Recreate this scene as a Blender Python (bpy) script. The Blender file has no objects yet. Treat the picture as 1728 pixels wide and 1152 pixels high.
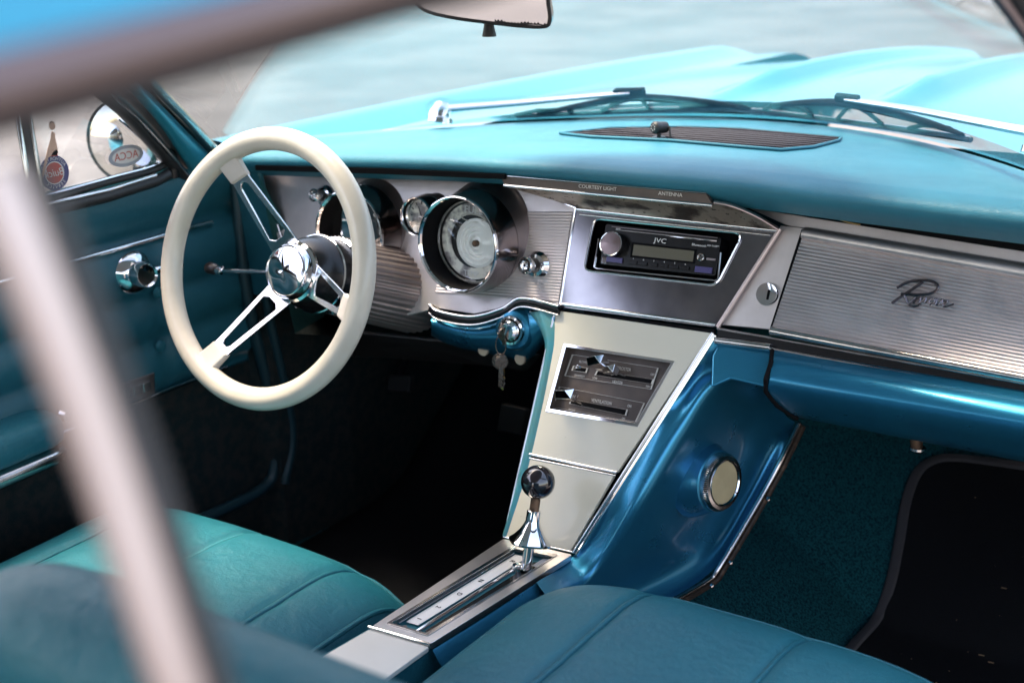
import bpy, bmesh, math, random
import numpy as np
from mathutils import Vector, Matrix, noise
random.seed(7)
R_ = math.radians
scene = bpy.context.scene

# ------------------------------------------------------------------ camera
CAM = np.array([0.83833, -1.19865, 1.30623])
F, PCX, PCY = 2219.0, 864.0, 576.0
def _basis():
    vy = np.array([2450-PCX, -215-PCY, F]); vy /= np.linalg.norm(vy)
    vx = -np.array([-2570-PCX, -84-PCY, F]); vx /= np.linalg.norm(vx)
    vx = vx-vy*(vx@vy); vx /= np.linalg.norm(vx)
    return np.array([vx, vy, np.cross(vx, vy)])
RB = _basis()
cd = bpy.data.cameras.new('camera'); cam = bpy.data.objects.new('camera', cd)
scene.collection.objects.link(cam); scene.camera = cam
m = Matrix([[RB[i][0], -RB[i][1], -RB[i][2], CAM[i]] for i in range(3)]+[[0, 0, 0, 1]])
cam.matrix_world = m
cd.sensor_width = 36; cd.lens = F*36/1728; cd.clip_start = .02; cd.clip_end = 500
cd.dof.use_dof = True; cd.dof.focus_distance = 1.62; cd.dof.aperture_fstop = 4.3
scene.render.resolution_x = 1024; scene.render.resolution_y = 682

# ------------------------------------------------------------------ light
SUN_EL, SUN_AZ = 70, -100        # azimuth measured from +Y (ahead of the car) towards +X
w = bpy.data.worlds.new("World"); scene.world = w; w.use_nodes = True
nt = w.node_tree; sky = nt.nodes.new('ShaderNodeTexSky'); sky.sky_type = 'NISHITA'; sky.sun_disc = False
sky.sun_elevation = R_(SUN_EL); sky.sun_rotation = R_(SUN_AZ); sky.air_density = 1.0; sky.dust_density = 2.5; sky.ozone_density = 1.0
bg = nt.nodes['Background']; nt.links.new(sky.outputs[0], bg.inputs[0]); bg.inputs[1].default_value = .15
sl = bpy.data.lights.new('sun', 'SUN'); sl.energy = 1.5; sl.angle = R_(12); sl.color = (1, .93, .84)
so = bpy.data.objects.new('sun', sl); scene.collection.objects.link(so)
_d = Vector((math.sin(R_(SUN_AZ))*math.cos(R_(SUN_EL)), math.cos(R_(SUN_AZ))*math.cos(R_(SUN_EL)), math.sin(R_(SUN_EL))))
so.rotation_euler = (-_d).to_track_quat('-Z', 'Y').to_euler(); so.location = (0, 0, 6)
scene.view_settings.view_transform = 'Standard'; scene.view_settings.look = 'None'
scene.view_settings.exposure = 2.6; scene.view_settings.gamma = 1
scene.view_settings.use_white_balance = True; scene.view_settings.white_balance_temperature = 7900; scene.view_settings.white_balance_tint = 17
scene.cycles.max_bounces = 10; scene.cycles.transparent_max_bounces = 12

# ------------------------------------------------------------------ geometry helpers
def ray(px, py): return RB@np.array([(px-PCX)/F, (py-PCY)/F, 1.])
def U(px, py, x=None, y=None, z=None, d=None, pl=None, off=0.):
    """point of a real plane that the photo shows at this pixel (planes are in car space, metres)"""
    r = ray(px, py)
    if x is not None: t = (x-CAM[0])/r[0]
    elif y is not None: t = (y-CAM[1])/r[1]
    elif z is not None: t = (z-CAM[2])/r[2]
    elif pl is not None:
        p, n = pl; t = ((np.array(p)-CAM)@np.array(n)+off)/(r@np.array(n))
    else: t = d
    return Vector(CAM+r*t)
def PL(p, n): n = Vector(n).normalized(); return (tuple(p), tuple(n))
def march(px, py, f, t0=.5, t1=6.):
    r = ray(px, py); a = t0; fa = f(*(CAM+r*a)); n = 400
    for i in range(1, n+1):
        b = t0+(t1-t0)*i/n; fb = f(*(CAM+r*b))
        if fa*fb <= 0:
            for _ in range(30):
                c = (a+b)/2; fc = f(*(CAM+r*c))
                if fa*fc <= 0: b = c
                else: a, fa = c, fc
            return Vector(CAM+r*a)
        a, fa = b, fb
    return Vector(CAM+r*t1)

def link(name, me, mat, parent=None):
    o = bpy.data.objects.new(name, me); scene.collection.objects.link(o)
    if mat: me.materials.append(mat)
    if parent: o.parent = parent
    return o
def empty(name, label=None, cat=None, group=None, parent=None):
    o = bpy.data.objects.new(name, None); scene.collection.objects.link(o); o.empty_display_size = .05
    if label: o['label'] = label
    if cat: o['category'] = cat
    if group: o['group'] = group
    if parent: o.parent = parent
    return o
def mesh(name, vs, fs, mat, parent=None, smooth=False, bev=0, seg=2, sub=0, thick=0, angle=None):
    me = bpy.data.meshes.new(name); me.from_pydata([tuple(v) for v in vs], [], fs); me.validate()
    bm = bmesh.new(); bm.from_mesh(me); bmesh.ops.remove_doubles(bm, verts=bm.verts, dist=1e-6)
    bmesh.ops.recalc_face_normals(bm, faces=bm.faces); bm.to_mesh(me); bm.free()
    o = link(name, me, mat, parent)
    if smooth or bev: me.polygons.foreach_set('use_smooth', [True]*len(me.polygons))
    if thick:
        q = o.modifiers.new('s', 'SOLIDIFY'); q.thickness = thick; q.offset = 0
    if sub:
        q = o.modifiers.new('u', 'SUBSURF'); q.levels = sub; q.render_levels = sub
    if bev:
        q = o.modifiers.new('b', 'BEVEL'); q.width = bev; q.segments = seg; q.limit_method = 'ANGLE'; q.angle_limit = R_(35)
        q.harden_normals = True
    return o
def prism(name, pts, t, mat, parent=None, bev=0, seg=2):
    """polygon pts extruded by vector t"""
    pts = [Vector(p) for p in pts]; n = len(pts); t = Vector(t)
    vs = pts+[p+t for p in pts]
    fs = [list(range(n)), [n+i for i in reversed(range(n))]]+[[i, (i+1) % n, n+(i+1) % n, n+i] for i in range(n)]
    return mesh(name, vs, fs, mat, parent, bev=bev, seg=seg)
def ringprism(name, outer, inner, t, mat, parent=None, bev=0, seg=2):
    n = len(outer); t = Vector(t); outer = [Vector(p) for p in outer]; inner = [Vector(p) for p in inner]
    vs = outer+inner+[p+t for p in outer]+[p+t for p in inner]; fs = []
    for i in range(n):
        j = (i+1) % n
        fs += [[i, j, n+j, n+i], [2*n+i, 3*n+i, 3*n+j, 2*n+j], [i, 2*n+i, 2*n+j, j], [n+i, n+j, 3*n+j, 3*n+i]]
    return mesh(name, vs, fs, mat, parent, bev=bev, seg=seg)
def rquad(c, r, k=5):
    """rounded quad from 4 corners -> 4*k points"""
    c = [Vector(p) for p in c]; out = []
    for i in range(4):
        p, a, b = c[i], c[i-1], c[(i+1) % 4]
        pa = p+(a-p).normalized()*r; pb = p+(b-p).normalized()*r
        for j in range(k):
            s = j/(k-1); out.append(pa*(1-s)**2+p*2*s*(1-s)+pb*s*s)
    return out
def spline(pts, n=8, closed=False):
    pts = [Vector(p) for p in pts]; out = []; N = len(pts); M = N if closed else N-1
    for i in range(M):
        if closed: p0, p1, p2, p3 = pts[i-1], pts[i], pts[(i+1) % N], pts[(i+2) % N]
        else:
            p1, p2 = pts[i], pts[i+1]; p0 = pts[i-1] if i else p1*2-p2; p3 = pts[i+2] if i+2 < N else p2*2-p1
        for j in range(n):
            t = j/n
            out.append(.5*((2*p1)+(p2-p0)*t+(2*p0-5*p1+4*p2-p3)*t*t+(3*p1-p0-3*p2+p3)*t**3))
    if not closed: out.append(pts[-1].copy())
    return out
def tube(name, path, r, mat, parent=None, closed=False, seg=14, flat=None, up=None):
    """swept tube; r number or list; flat = (direction, factor) squashes the section"""
    path = [Vector(p) for p in path]; n = len(path); vs = []; fs = []
    prev = None
    for i, p in enumerate(path):
        if closed: t = path[(i+1) % n]-path[i-1]
        else: t = path[min(i+1, n-1)]-path[max(i-1, 0)]
        t.normalize()
        if up is not None: a = Vector(up)
        elif prev is None: a = Vector((0, 0, 1)) if abs(t.z) < .9 else Vector((1, 0, 0))
        else: a = prev
        a = (a-t*a.dot(t)).normalized(); prev = a; b = t.cross(a)
        rr = r[i] if isinstance(r, (list, tuple)) else r
        fa = flat if flat else 1
        for k in range(seg):
            th = 2*math.pi*k/seg; vs.append(p+a*(rr*fa*math.cos(th))+b*(rr*math.sin(th)))
    for i in range(n if closed else n-1):
        j = (i+1) % n
        for k in range(seg):
            l = (k+1) % seg; fs.append([i*seg+k, j*seg+k, j*seg+l, i*seg+l])
    if not closed: fs += [[k for k in reversed(range(seg))], [(n-1)*seg+k for k in range(seg)]]
    o = mesh(name, vs, fs, mat, parent, smooth=True)
    if not closed: sharp(o)
    return o
def sharp(o, deg=40):
    me = o.data; bm = bmesh.new(); bm.from_mesh(me)
    for e in bm.edges:
        if len(e.link_faces) == 2 and e.calc_face_angle(0) > R_(deg): e.smooth = False
    bm.to_mesh(me); bm.free()
def frame(axis, up=(0, 0, 1)):
    a = Vector(axis).normalized(); u = Vector(up) if abs(a.dot(Vector(up))) < .98 else Vector((0, 1, 0)); u = (u-a*a.dot(u)).normalized(); return a, u, a.cross(u)
def lathe(name, prof, org, axis, mat, parent=None, seg=48, up=(0, 0, 1), sx=1, sy=1, sh=35, ripple=None):
    a, u, v = frame(axis, up); org = Vector(org); vs = []; fs = []; n = len(prof)
    for k in range(seg):
        th = 2*math.pi*k/seg; d = u*math.cos(th)*sy+v*math.sin(th)*sx
        for i, (r, h) in enumerate(prof):
            q = r*(1+ripple[0]*math.cos(ripple[1]*th)) if ripple and i in ripple[2] else r
            vs.append(org+d*q+a*h)
    for k in range(seg):
        l = (k+1) % seg
        for i in range(n-1): fs.append([k*n+i, l*n+i, l*n+i+1, k*n+i+1])
    o = mesh(name, vs, fs, mat, parent, smooth=True); sharp(o, sh); return o
def box(name, c, ax, ay, az, mat, parent=None, bev=0, seg=2):
    c, ax, ay, az = Vector(c), Vector(ax), Vector(ay), Vector(az)
    return prism(name, [c-ax-ay-az, c+ax-ay-az, c+ax+ay-az, c-ax+ay-az], az*2, mat, parent, bev, seg)
def loft(name, rows, mat, parent=None, smooth=True, thick=0, closed=False, bev=0, sub=0):
    n = len(rows[0]); vs = [Vector(p) for r in rows for p in r]; fs = []
    for i in range(len(rows)-1):
        for k in range(n if closed else n-1):
            l = (k+1) % n; fs.append([i*n+k, (i+1)*n+k, (i+1)*n+l, i*n+l])
    return mesh(name, vs, fs, mat, parent, smooth=smooth, thick=thick, bev=bev, sub=sub)
def grid(name, f, nu, nv, mat, parent=None, thick=0, smooth=True):
    return loft(name, [[f(i/nu, j/nv) for j in range(nv+1)] for i in range(nu+1)], mat, parent, smooth, thick)
def joinm(name, objs, mat, parent):
    """merge freshly made pieces into ONE mesh"""
    bm = bmesh.new(); dg = bpy.context.evaluated_depsgraph_get()
    for o in objs:
        o.parent = None
        bpy.context.view_layer.update(); dg = bpy.context.evaluated_depsgraph_get()
        me = bpy.data.meshes.new_from_object(o.evaluated_get(dg)); bm.from_mesh(me); bpy.data.meshes.remove(me)
    me = bpy.data.meshes.new(name); bm.to_mesh(me); bm.free()
    me.polygons.foreach_set('use_smooth', [True]*len(me.polygons))
    for o in objs: bpy.data.objects.remove(o)
    r = link(name, me, None, parent); me.materials.clear(); me.materials.append(mat); sharp(r, 35); return r
def text(name, body, org, xd, yd, size, mat, parent=None, ext=.0003, stretch=1., shear=0., align='CENTER'):
    cu = bpy.data.curves.new(name, 'FONT'); cu.body = body; cu.size = size; cu.extrude = ext; cu.align_x = align; cu.align_y = 'CENTER'
    cu.shear = shear; cu.resolution_u = 3
    o = bpy.data.objects.new(name, cu); scene.collection.objects.link(o); bpy.context.view_layer.update()
    me = bpy.data.meshes.new_from_object(o.evaluated_get(bpy.context.evaluated_depsgraph_get()))
    bpy.data.objects.remove(o)
    xd = Vector(xd).normalized(); yd = Vector(yd); yd = (yd-xd*xd.dot(yd)).normalized(); zd = xd.cross(yd)
    me.transform(Matrix([[xd[i]*stretch, yd[i], zd[i], org[i]] for i in range(3)]+[[0, 0, 0, 1]]))
    return link(name, me, mat, parent)

# ------------------------------------------------------------------ materials
def mat(name, col, rough=.5, metal=0., bump=None, coat=0., spec=.5, var=None, dirt=None, em=None, aniso=0, sheen=0):
    m = bpy.data.materials.new(name); m.use_nodes = True; nt = m.node_tree; N = nt.nodes; L = nt.links
    b = N['Principled BSDF']; b.inputs['Base Color'].default_value = (*col, 1); b.inputs['Roughness'].default_value = rough
    b.inputs['Metallic'].default_value = metal; b.inputs['Coat Weight'].default_value = coat; b.inputs['Coat Roughness'].default_value = .05
    b.inputs['Specular IOR Level'].default_value = spec; b.inputs['Anisotropic'].default_value = aniso
    if sheen: b.inputs['Sheen Weight'].default_value = sheen; b.inputs['Sheen Roughness'].default_value = .4
    tc = N.new('ShaderNodeTexCoord')
    def noi(scale, det=4, rg=.55):
        n = N.new('ShaderNodeTexNoise'); n.inputs['Scale'].default_value = scale; n.inputs['Detail'].default_value = det
        n.inputs['Roughness'].default_value = rg; L.new(tc.outputs['Object'], n.inputs['Vector']); return n
    col_out = None
    if var:   # (scale, other colour, lo, hi)
        n = noi(var[0]); r = N.new('ShaderNodeMapRange'); r.inputs['From Min'].default_value = var[2]; r.inputs['From Max'].default_value = var[3]
        L.new(n.outputs[0], r.inputs['Value']); mx = N.new('ShaderNodeMix'); mx.data_type = 'RGBA'
        mx.inputs[6].default_value = (*col, 1); mx.inputs[7].default_value = (*var[1], 1); L.new(r.outputs[0], mx.inputs[0]); col_out = mx.outputs[2]
        r2 = N.new('ShaderNodeMapRange'); r2.inputs['To Min'].default_value = rough*.85; r2.inputs['To Max'].default_value = min(1, rough*1.25+.02)
        n2 = noi(var[0]*2.3); L.new(n2.outputs[0], r2.inputs['Value']); L.new(r2.outputs[0], b.inputs['Roughness'])
    if dirt:  # (scale, colour, threshold)
        n = noi(dirt[0], 6, .7); r = N.new('ShaderNodeMapRange'); r.inputs['From Min'].default_value = dirt[2]; r.inputs['From Max'].default_value = dirt[2]+.03
        L.new(n.outputs[0], r.inputs['Value']); mx = N.new('ShaderNodeMix'); mx.data_type = 'RGBA'
        if col_out: L.new(col_out, mx.inputs[6])
        else: mx.inputs[6].default_value = (*col, 1)
        mx.inputs[7].default_value = (*dirt[1], 1); L.new(r.outputs[0], mx.inputs[0]); col_out = mx.outputs[2]
    if col_out: L.new(col_out, b.inputs['Base Color'])
    if bump:  # list of (kind, scale, distance)
        prev = None
        for kind, sc, ds in bump:
            if kind == 'v':
                t = N.new('ShaderNodeTexVoronoi'); t.feature = 'DISTANCE_TO_EDGE'; t.inputs['Scale'].default_value = sc; o_ = t.outputs['Distance']
                mr = N.new('ShaderNodeMath'); mr.operation = 'MINIMUM'; mr.inputs[1].default_value = .12; L.new(o_, mr.inputs[0]); o_ = mr.outputs[0]
                nn = noi(sc*.6, 2); mxv = N.new('ShaderNodeMix'); mxv.data_type = 'VECTOR'; mxv.inputs[0].default_value = .02
                L.new(tc.outputs['Object'], mxv.inputs[4]); L.new(nn.outputs[1], mxv.inputs[5]); L.new(mxv.outputs[1], t.inputs['Vector'])
            else:
                t = noi(sc, 5 if kind == 'n' else 2, .6); o_ = t.outputs[0]
            bp = N.new('ShaderNodeBump'); bp.inputs['Distance'].default_value = ds; bp.inputs['Strength'].default_value = 1
            L.new(o_, bp.inputs['Height'])
            if prev: L.new(prev, bp.inputs['Normal'])
            prev = bp.outputs[0]
        L.new(prev, b.inputs['Normal'])
    if em: b.inputs['Emission Color'].default_value = (*em[0], 1); b.inputs['Emission Strength'].default_value = em[1]
    m.diffuse_color = (*col, 1)
    return m
def glassmat(name, tint=(1, 1, 1), ior=1.5, rough=0., boost=1.):
    m = bpy.data.materials.new(name); m.use_nodes = True; nt = m.node_tree; N = nt.nodes; L = nt.links
    N.remove(N['Principled BSDF']); out = N['Material Output']
    tr = N.new('ShaderNodeBsdfTransparent'); tr.inputs[0].default_value = (*tint, 1)
    gl = N.new('ShaderNodeBsdfGlossy'); gl.inputs['Roughness'].default_value = rough
    fr = N.new('ShaderNodeFresnel'); fr.inputs[0].default_value = ior
    mu = N.new('ShaderNodeMath'); mu.operation = 'MULTIPLY'; mu.inputs[1].default_value = boost; mu.use_clamp = True
    mx = N.new('ShaderNodeMixShader'); L.new(fr.outputs[0], mu.inputs[0]); L.new(mu.outputs[0], mx.inputs[0])
    L.new(tr.outputs[0], mx.inputs[1]); L.new(gl.outputs[0], mx.inputs[2]); L.new(mx.outputs[0], out.inputs[0]); return m

TEAL = (.001, .108, .145)
M = dict(
 vinyl=mat('teal_vinyl', TEAL, .40, spec=.36, bump=[('v', 380, .0006), ('n', 16, .004), ('n', 70, .0012)], var=(6, (.003, .132, .165), .35, .7)),
 pad=mat('dash_pad_vinyl', (.006, .145, .205), .43, spec=.38, bump=[('v', 300, .0016), ('n', 14, .0012)], var=(5, (.012, .19, .26), .35, .7)),
 doorv=mat('door_vinyl', (.006, .10, .135), .36, bump=[('v', 500, .0003), ('n', 30, .001)]),
 paint=mat('blue_metallic_paint', (.001, .19, .33), .27, .72, coat=.25, bump=[('n', 700, .00006)], var=(9, (.003, .22, .36), .4, .75)),
 paintw=mat('worn_teal_paint', (.03, .26, .32), .38, .35, coat=.15, var=(30, (.07, .24, .25), .42, .62)),
 body=mat('cyan_body_paint', (.0, .25, .35), .34, .30, coat=.45, spec=.3),
 alu=mat('satin_aluminium', (.66, .61, .60), .42, 1., bump=[('n', 900, .00004)], var=(14, (.54, .495, .485), .4, .7)),
 rib=mat('ribbed_aluminium', (.70, .63, .625), .42, 1., var=(20, (.64, .56, .555), .4, .7)),
 darkalu=mat('smoked_aluminium', (.30, .26, .26), .36, 1., var=(12, (.22, .19, .195), .4, .7)),
 chrome=mat('chrome', (.80, .80, .81), .06, 1.),
 schrome=mat('brushed_spoke_chrome', (.88, .87, .87), .17, 1.),
 wchrome=mat('worn_chrome', (.62, .60, .59), .16, 1., var=(30, (.40, .37, .36), .45, .7), bump=[('n', 300, .0001)]),
 fascia=mat('polished_fascia', (.30, .285, .30), .12, 1., var=(16, (.20, .19, .21), .35, .7), dirt=(110, (.6, .58, .55), .70)),
 patina=mat('patinated_plate', (.50, .42, .34), .33, .8, var=(26, (.07, .045, .035), .46, .58), dirt=(120, (.03, .02, .015), .60), bump=[('n', 120, .0006)]),
 cream=mat('cream_enamel', (.60, .56, .455), .33, 0., coat=.3, var=(7, (.55, .51, .405), .35, .75), dirt=(110, (.12, .09, .05), .705)),
 hous=mat('polished_grey_housing', (.26, .22, .22), .14, 1., var=(25, (.20, .17, .17), .4, .7)),
 shroud=mat('shroud_grey', (.36, .30, .29), .4, .8),
 ivory=mat('ivory_plastic', (.54, .50, .425), .30, 0., coat=.35, var=(16, (.49, .45, .375), .42, .66), dirt=(150, (.34, .27, .18), .70), bump=[('n', 60, .0005)]),
 ivory2=mat('ivory_rubber', (.56, .51, .46), .42, var=(18, (.48, .43, .38), .4, .7)),
 black=mat('black_plastic', (.006, .006, .007), .26, spec=.35),
 mblack=mat('matt_black', (.004, .004, .005), .85, spec=.12),
 rubber=mat('black_rubber', (.018, .018, .019), .5, bump=[('n', 200, .0003)]),
 bronze=mat('smoked_bronze_plate', (.10, .075, .062), .42, .30, var=(18, (.06, .045, .04), .4, .7)),
 ink=mat('silver_lettering', (.55, .52, .47), .4, .3),
 white=mat('white_lettering', (.75, .75, .75), .4),
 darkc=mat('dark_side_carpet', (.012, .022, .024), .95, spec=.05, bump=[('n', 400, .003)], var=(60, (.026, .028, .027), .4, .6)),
 carpet=mat('teal_carpet', (.002, .082, .098), .95, spec=.05, bump=[('n', 330, .006)], var=(330, (.0004, .020, .027), .42, .62)),
 matc=mat('black_mat_pile', (.008, .0085, .010), 1., spec=.05, bump=[('n', 500, .002)], dirt=(140, (.10, .07, .04), .76)),
 matedge=mat('grey_mat_binding', (.035, .032, .036), .8, bump=[('n', 600, .001)]),
 grayfoam=mat('grille_grey', (.075, .075, .09), .7, spec=.05),
 cloth=mat('gold_cloth', (.44, .35, .20), .7, bump=[('n', 900, .0004)], var=(20, (.38, .30, .17), .4, .6)),
 headl=mat('headliner', (.45, .46, .46), .9),
 dial=mat('black_dial', (.010, .010, .012), .5),
 dialsil=mat('silver_dial', (.86, .82, .74), .35, .0, var=(45, (.26, .23, .24), .44, .56)),
 turned=mat('turned_metal', (.92, .91, .88), .3, .1),
 wood=mat('brown_knob', (.02, .012, .011), .3),
 dbrown=mat('dark_rusty_steel', (.035, .022, .015), .55, .4, var=(80, (.11, .06, .035), .5, .65)),
 brown=mat('rusty_steel', (.18, .10, .06), .5, .6, var=(80, (.05, .03, .02), .4, .6)),
 purple=mat('purple_button', (.06, .05, .16), .3),
 lcd=mat('lcd_window', (.12, .11, .08), .18, coat=.4),
 red=mat('sticker_red', (.50, .07, .05), .5), navy=mat('sticker_navy', (.05, .05, .17), .5), skin=mat('sticker_skin', (.62, .38, .28), .5),
 stw=mat('sticker_white', (.65, .62, .60), .5), gst=mat('sticker_grey', (.30, .32, .36), .5),
 brass=mat('brass_key', (.50, .30, .10), .3, 1.), steel=mat('nickel_key', (.17, .13, .11), .25, 1., var=(60, (.2, .17, .15), .4, .6)),
 kcream=mat('cream_knob', (.55, .42, .30), .4), seal=mat('door_seal', (.004, .03, .04), .45),
 rail=mat('warm_anodised_rail', (.16, .12, .115), .35, 1.),
 railp=mat('window_channel', (.52, .43, .41), .4, 1.),
)
M['glass'] = glassmat('clear_glass', (.96, .98, .98), 1.5)
M['wglass'] = glassmat('tinted_windscreen', (.86, .95, .95), 1.52, boost=.5)

car = empty('vintage_car', 'turquoise vintage coupe with teal vinyl interior and ivory rimmed steering wheel, parked on grey asphalt', 'car')
def part(name, label=None, parent=None): return empty(name, label, None, None, parent or car)

# ================================================================== SETTING
def ground():
    me = bpy.data.meshes.new('ground'); s = 150
    me.from_pydata([(-s, -s, 0), (s, -s, 0), (s, s, 0), (-s, s, 0)], [], [[0, 1, 2, 3]])
    m = mat('asphalt', (.15, .145, .142), .85, var=(.9, (.10, .097, .096), .38, .60), bump=[('n', 60, .006)])
    o = link('ground', me, m); o['kind'] = 'structure'; o['label'] = 'pale grey asphalt the car is parked on'
ground()

# ================================================================== WINDSCREEN SURFACE
XC = .01
def yb(x): return .80-1.25*(x-XC)**2
def kk(x): return 1.45+.9*((x-XC)/.7)**2
ZB = .956
def fglass(x, y, z): return y-(yb(x)-kk(x)*(z-ZB))
def G(x, z, off=0.):
    p = Vector((x, yb(x)-kk(x)*(z-ZB), z))
    if off:
        e = 1e-3
        n = Vector(((fglass(x+e, p.y, z)-fglass(x-e, p.y, z))/(2*e), 1, kk(x))).normalized(); p = p+n*off
    return p
def wide(z, s=-1): return .70-(.42 if s < 0 else .50)*(z-ZB)      # half width of the glass at height z
ZT = 1.30
# glass
ws = grid('windscreen', lambda u, v: G(XC+(2*u-1)*wide(ZB+v*(ZT-ZB), 2*u-1), ZB+v*(ZT-ZB)), 48, 16, M['wglass'], car)
# A pillars
for s in (1,):
    pp = part('windscreen_pillar')
    p0 = [G(XC+s*wide(ZB+v*(ZT-ZB), s), ZB+v*(ZT-ZB)) for v in [i/10 for i in range(11)]]
    o1 = Vector((s*.012, -.004, 0)); o2 = Vector((s*.030, -.050, -.004)); o3 = Vector((s*.045, -.005, -.01))
    loft('pillar_panel', [[p+Vector((s*.016, -.012, 0)) for p in p0], [p+Vector((s*.020, -.030, .0)) for p in p0], [p+Vector((s*.034, -.062, -.006)) for p in p0],
                         [p+Vector((s*.060, -.040, -.01)) for p in p0], [p+Vector((s*.050, .02, 0)) for p in p0], [p+Vector((s*.022, .012, 0)) for p in p0], [p+Vector((s*.016, -.012, 0)) for p in p0]], M['paint'], pp)
    tube('pillar_molding', [p+Vector((s*.006, -.008, 0)) for p in p0], .009, M['wchrome'], pp, seg=10)
    tube('pillar_molding', [p+Vector((s*.022, .016, 0)) for p in p0], .012, M['chrome'], pp, seg=10)
    tube('weatherstrip', [p+Vector((s*.040, -.070, -.008)) for p in p0], .012, M['rubber'], pp, seg=10)
    tube('inner_molding', [p+Vector((s*.031, -.084, -.010)) for p in p0], .005, M['darkalu'], pp, seg=8)
# driver's pillar: wide painted inner panel, stepped dark channel and bright glass molding
PV = PL((-.680, 0, .95), (1, 0, -.40)); nV = Vector(PV[1])
def V(px, py, off=0.): return U(px, py, pl=PV, off=off)
vp = part('pillar_cover', 'blue painted inner pillar with a silvery glass molding')
def ribbon(name, left, right, off, bow, mt, th=.006):
    l_ = spline([V(*p, off=off) for p in left], 6); r_ = spline([V(*p, off=off) for p in right], 6); n = min(len(l_), len(r_))
    rows = []
    for k in range(7):
        t = k/6; rows.append([l_[i]*(1-t)+r_[i]*t+nV*bow*math.sin(math.pi*t) for i in range(n)])
    rows = [[p-nV*.02 for p in rows[0]]]+rows+[[p-nV*.02 for p in rows[-1]]]
    return loft(name, rows, mt, vp)
ribbon('glass_molding', [(168, 60), (240, 146), (300, 210), (360, 270)], [(215, 60), (268, 137), (322, 196), (374, 254)], .004, .004, M['wchrome'])
ribbon('molding_groove', [(186, 60), (250, 143), (310, 206), (364, 264)], [(194, 60), (256, 141), (316, 202), (368, 261)], .009, .001, M['seal'])
ribbon('painted_panel', [(150, 60), (222, 153), (275, 215), (326, 290)], [(170, 60), (240, 146), (300, 210), (360, 268)], .002, .007, M['body'])
ribbon('dark_channel', [(110, 60), (184, 156), (240, 208), (322, 300)], [(152, 60), (222, 153), (275, 215), (328, 291)], -.004, -.006, M['darkalu'])
ribbon('door_rubber', [(90, 60), (160, 158), (220, 210), (305, 305)], [(112, 60), (186, 156), (242, 208), (324, 300)], -.002, .006, M['rubber'])
tube('channel_edge', spline([V(112, 60, .004), V(186, 156, .004), V(242, 210, .004), V(323, 300, .004)], 6), .0022, M['wchrome'], vp, seg=8)
lathe('dash_corner_plug', [(0, .010), (.011, .008), (.014, .0)], V(338, 290, .004), nV, M['wchrome'], vp, seg=20)
# header + roof
def roofz(x): return 1.385-.018*abs((x-XC)/.6)**2.6
rf = part('roof')
grid('roof_skin', lambda u, v: Vector((XC+(2*u-1)*(.57+.03*min(1, v*3)), (yb((2*u-1)*.58)-kk((2*u-1)*.58)*(ZT-ZB)+.02)*(1-v)+(-2.15)*v, roofz(XC+(2*u-1)*.6)-.045*(1-min(1, v*3))**2-.02-.10*max(0, v-.75)*4)), 40, 24, M['body'], rf)
grid('headliner', lambda u, v: Vector((XC+(2*u-1)*.57, (yb((2*u-1)*.58)-kk((2*u-1)*.58)*(ZT-ZB)-.03)*(1-v)+(-2.1)*v, roofz(XC+(2*u-1)*.57)-.045*(1-min(1, v*3))**2-.05-.10*max(0, v-.75)*4)), 24, 16, M['headl'], rf)
# side rails (drip moulding) seen blurred at the top left
for s in (1, -1):
    if s == 1:
        pts = [U(0, 146, x=.625), U(700, -40, x=.618), G(XC+wide(ZT, 1)+.03, ZT+.01, .0)]
    else:
        pts = [Vector((2*XC-q.x, q.y, q.z)) for q in pts]
    far = Vector((s*.66, -2.1, 1.19))
    e0_ = pts[0]+(pts[0]-pts[1])*7
    kn_ = [e0_]+pts; ps = [kn_[0].lerp(kn_[1], i/24) for i in range(24)]+[kn_[1].lerp(kn_[2], i/12) for i in range(12)]+[kn_[2].lerp(kn_[3], i/24) for i in range(25)]
    rows = []
    prof = [(.0, .0065), (.0025, .004), (.0035, .001), (.0035, -.003), (.0015, -.006), (-.003, -.0075), (-.02, -.008), (-.035, -.006), (-.035, .008)]
    for a, b in prof: rows.append([p+Vector((s*a, 0, b)) for p in ps])
    rows.append(rows[0])
    r = loft('drip_rail', rows, M['rail'], rf)
    tube('rail_seal', [p+Vector((-s*.006, 0, -.0085)) for p in ps], .0032, M['rubber'], rf, seg=10)
    loft('roof_shoulder', [[p+Vector((s*a, 0, b)) for p in ps] for a, b in ((-.001, .0055), (-.004, .014), (-.010, .030), (-.020, .044), (-.036, .056))], M['body'], rf)
# chrome window channel close to the lens
qw = part('quarter_window', 'slim chrome quarter window channel, out of focus')
a = U(-20, 290, x=.600); b = U(168, 760, x=.615); c_ = U(312, 1200, x=.632); ax = (c_-a).normalized()
pth = spline([a, b, c_, c_+(c_-b)*1.6], 8)
tube('window_channel', pth, .0066, M['railp'], qw, seg=16, flat=.8, up=(1, 0, 0))
tube('channel_seal', [p+Vector((-.002, .0090, .0)) for p in pth], .0060, M['rubber'], qw, seg=12)

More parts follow.
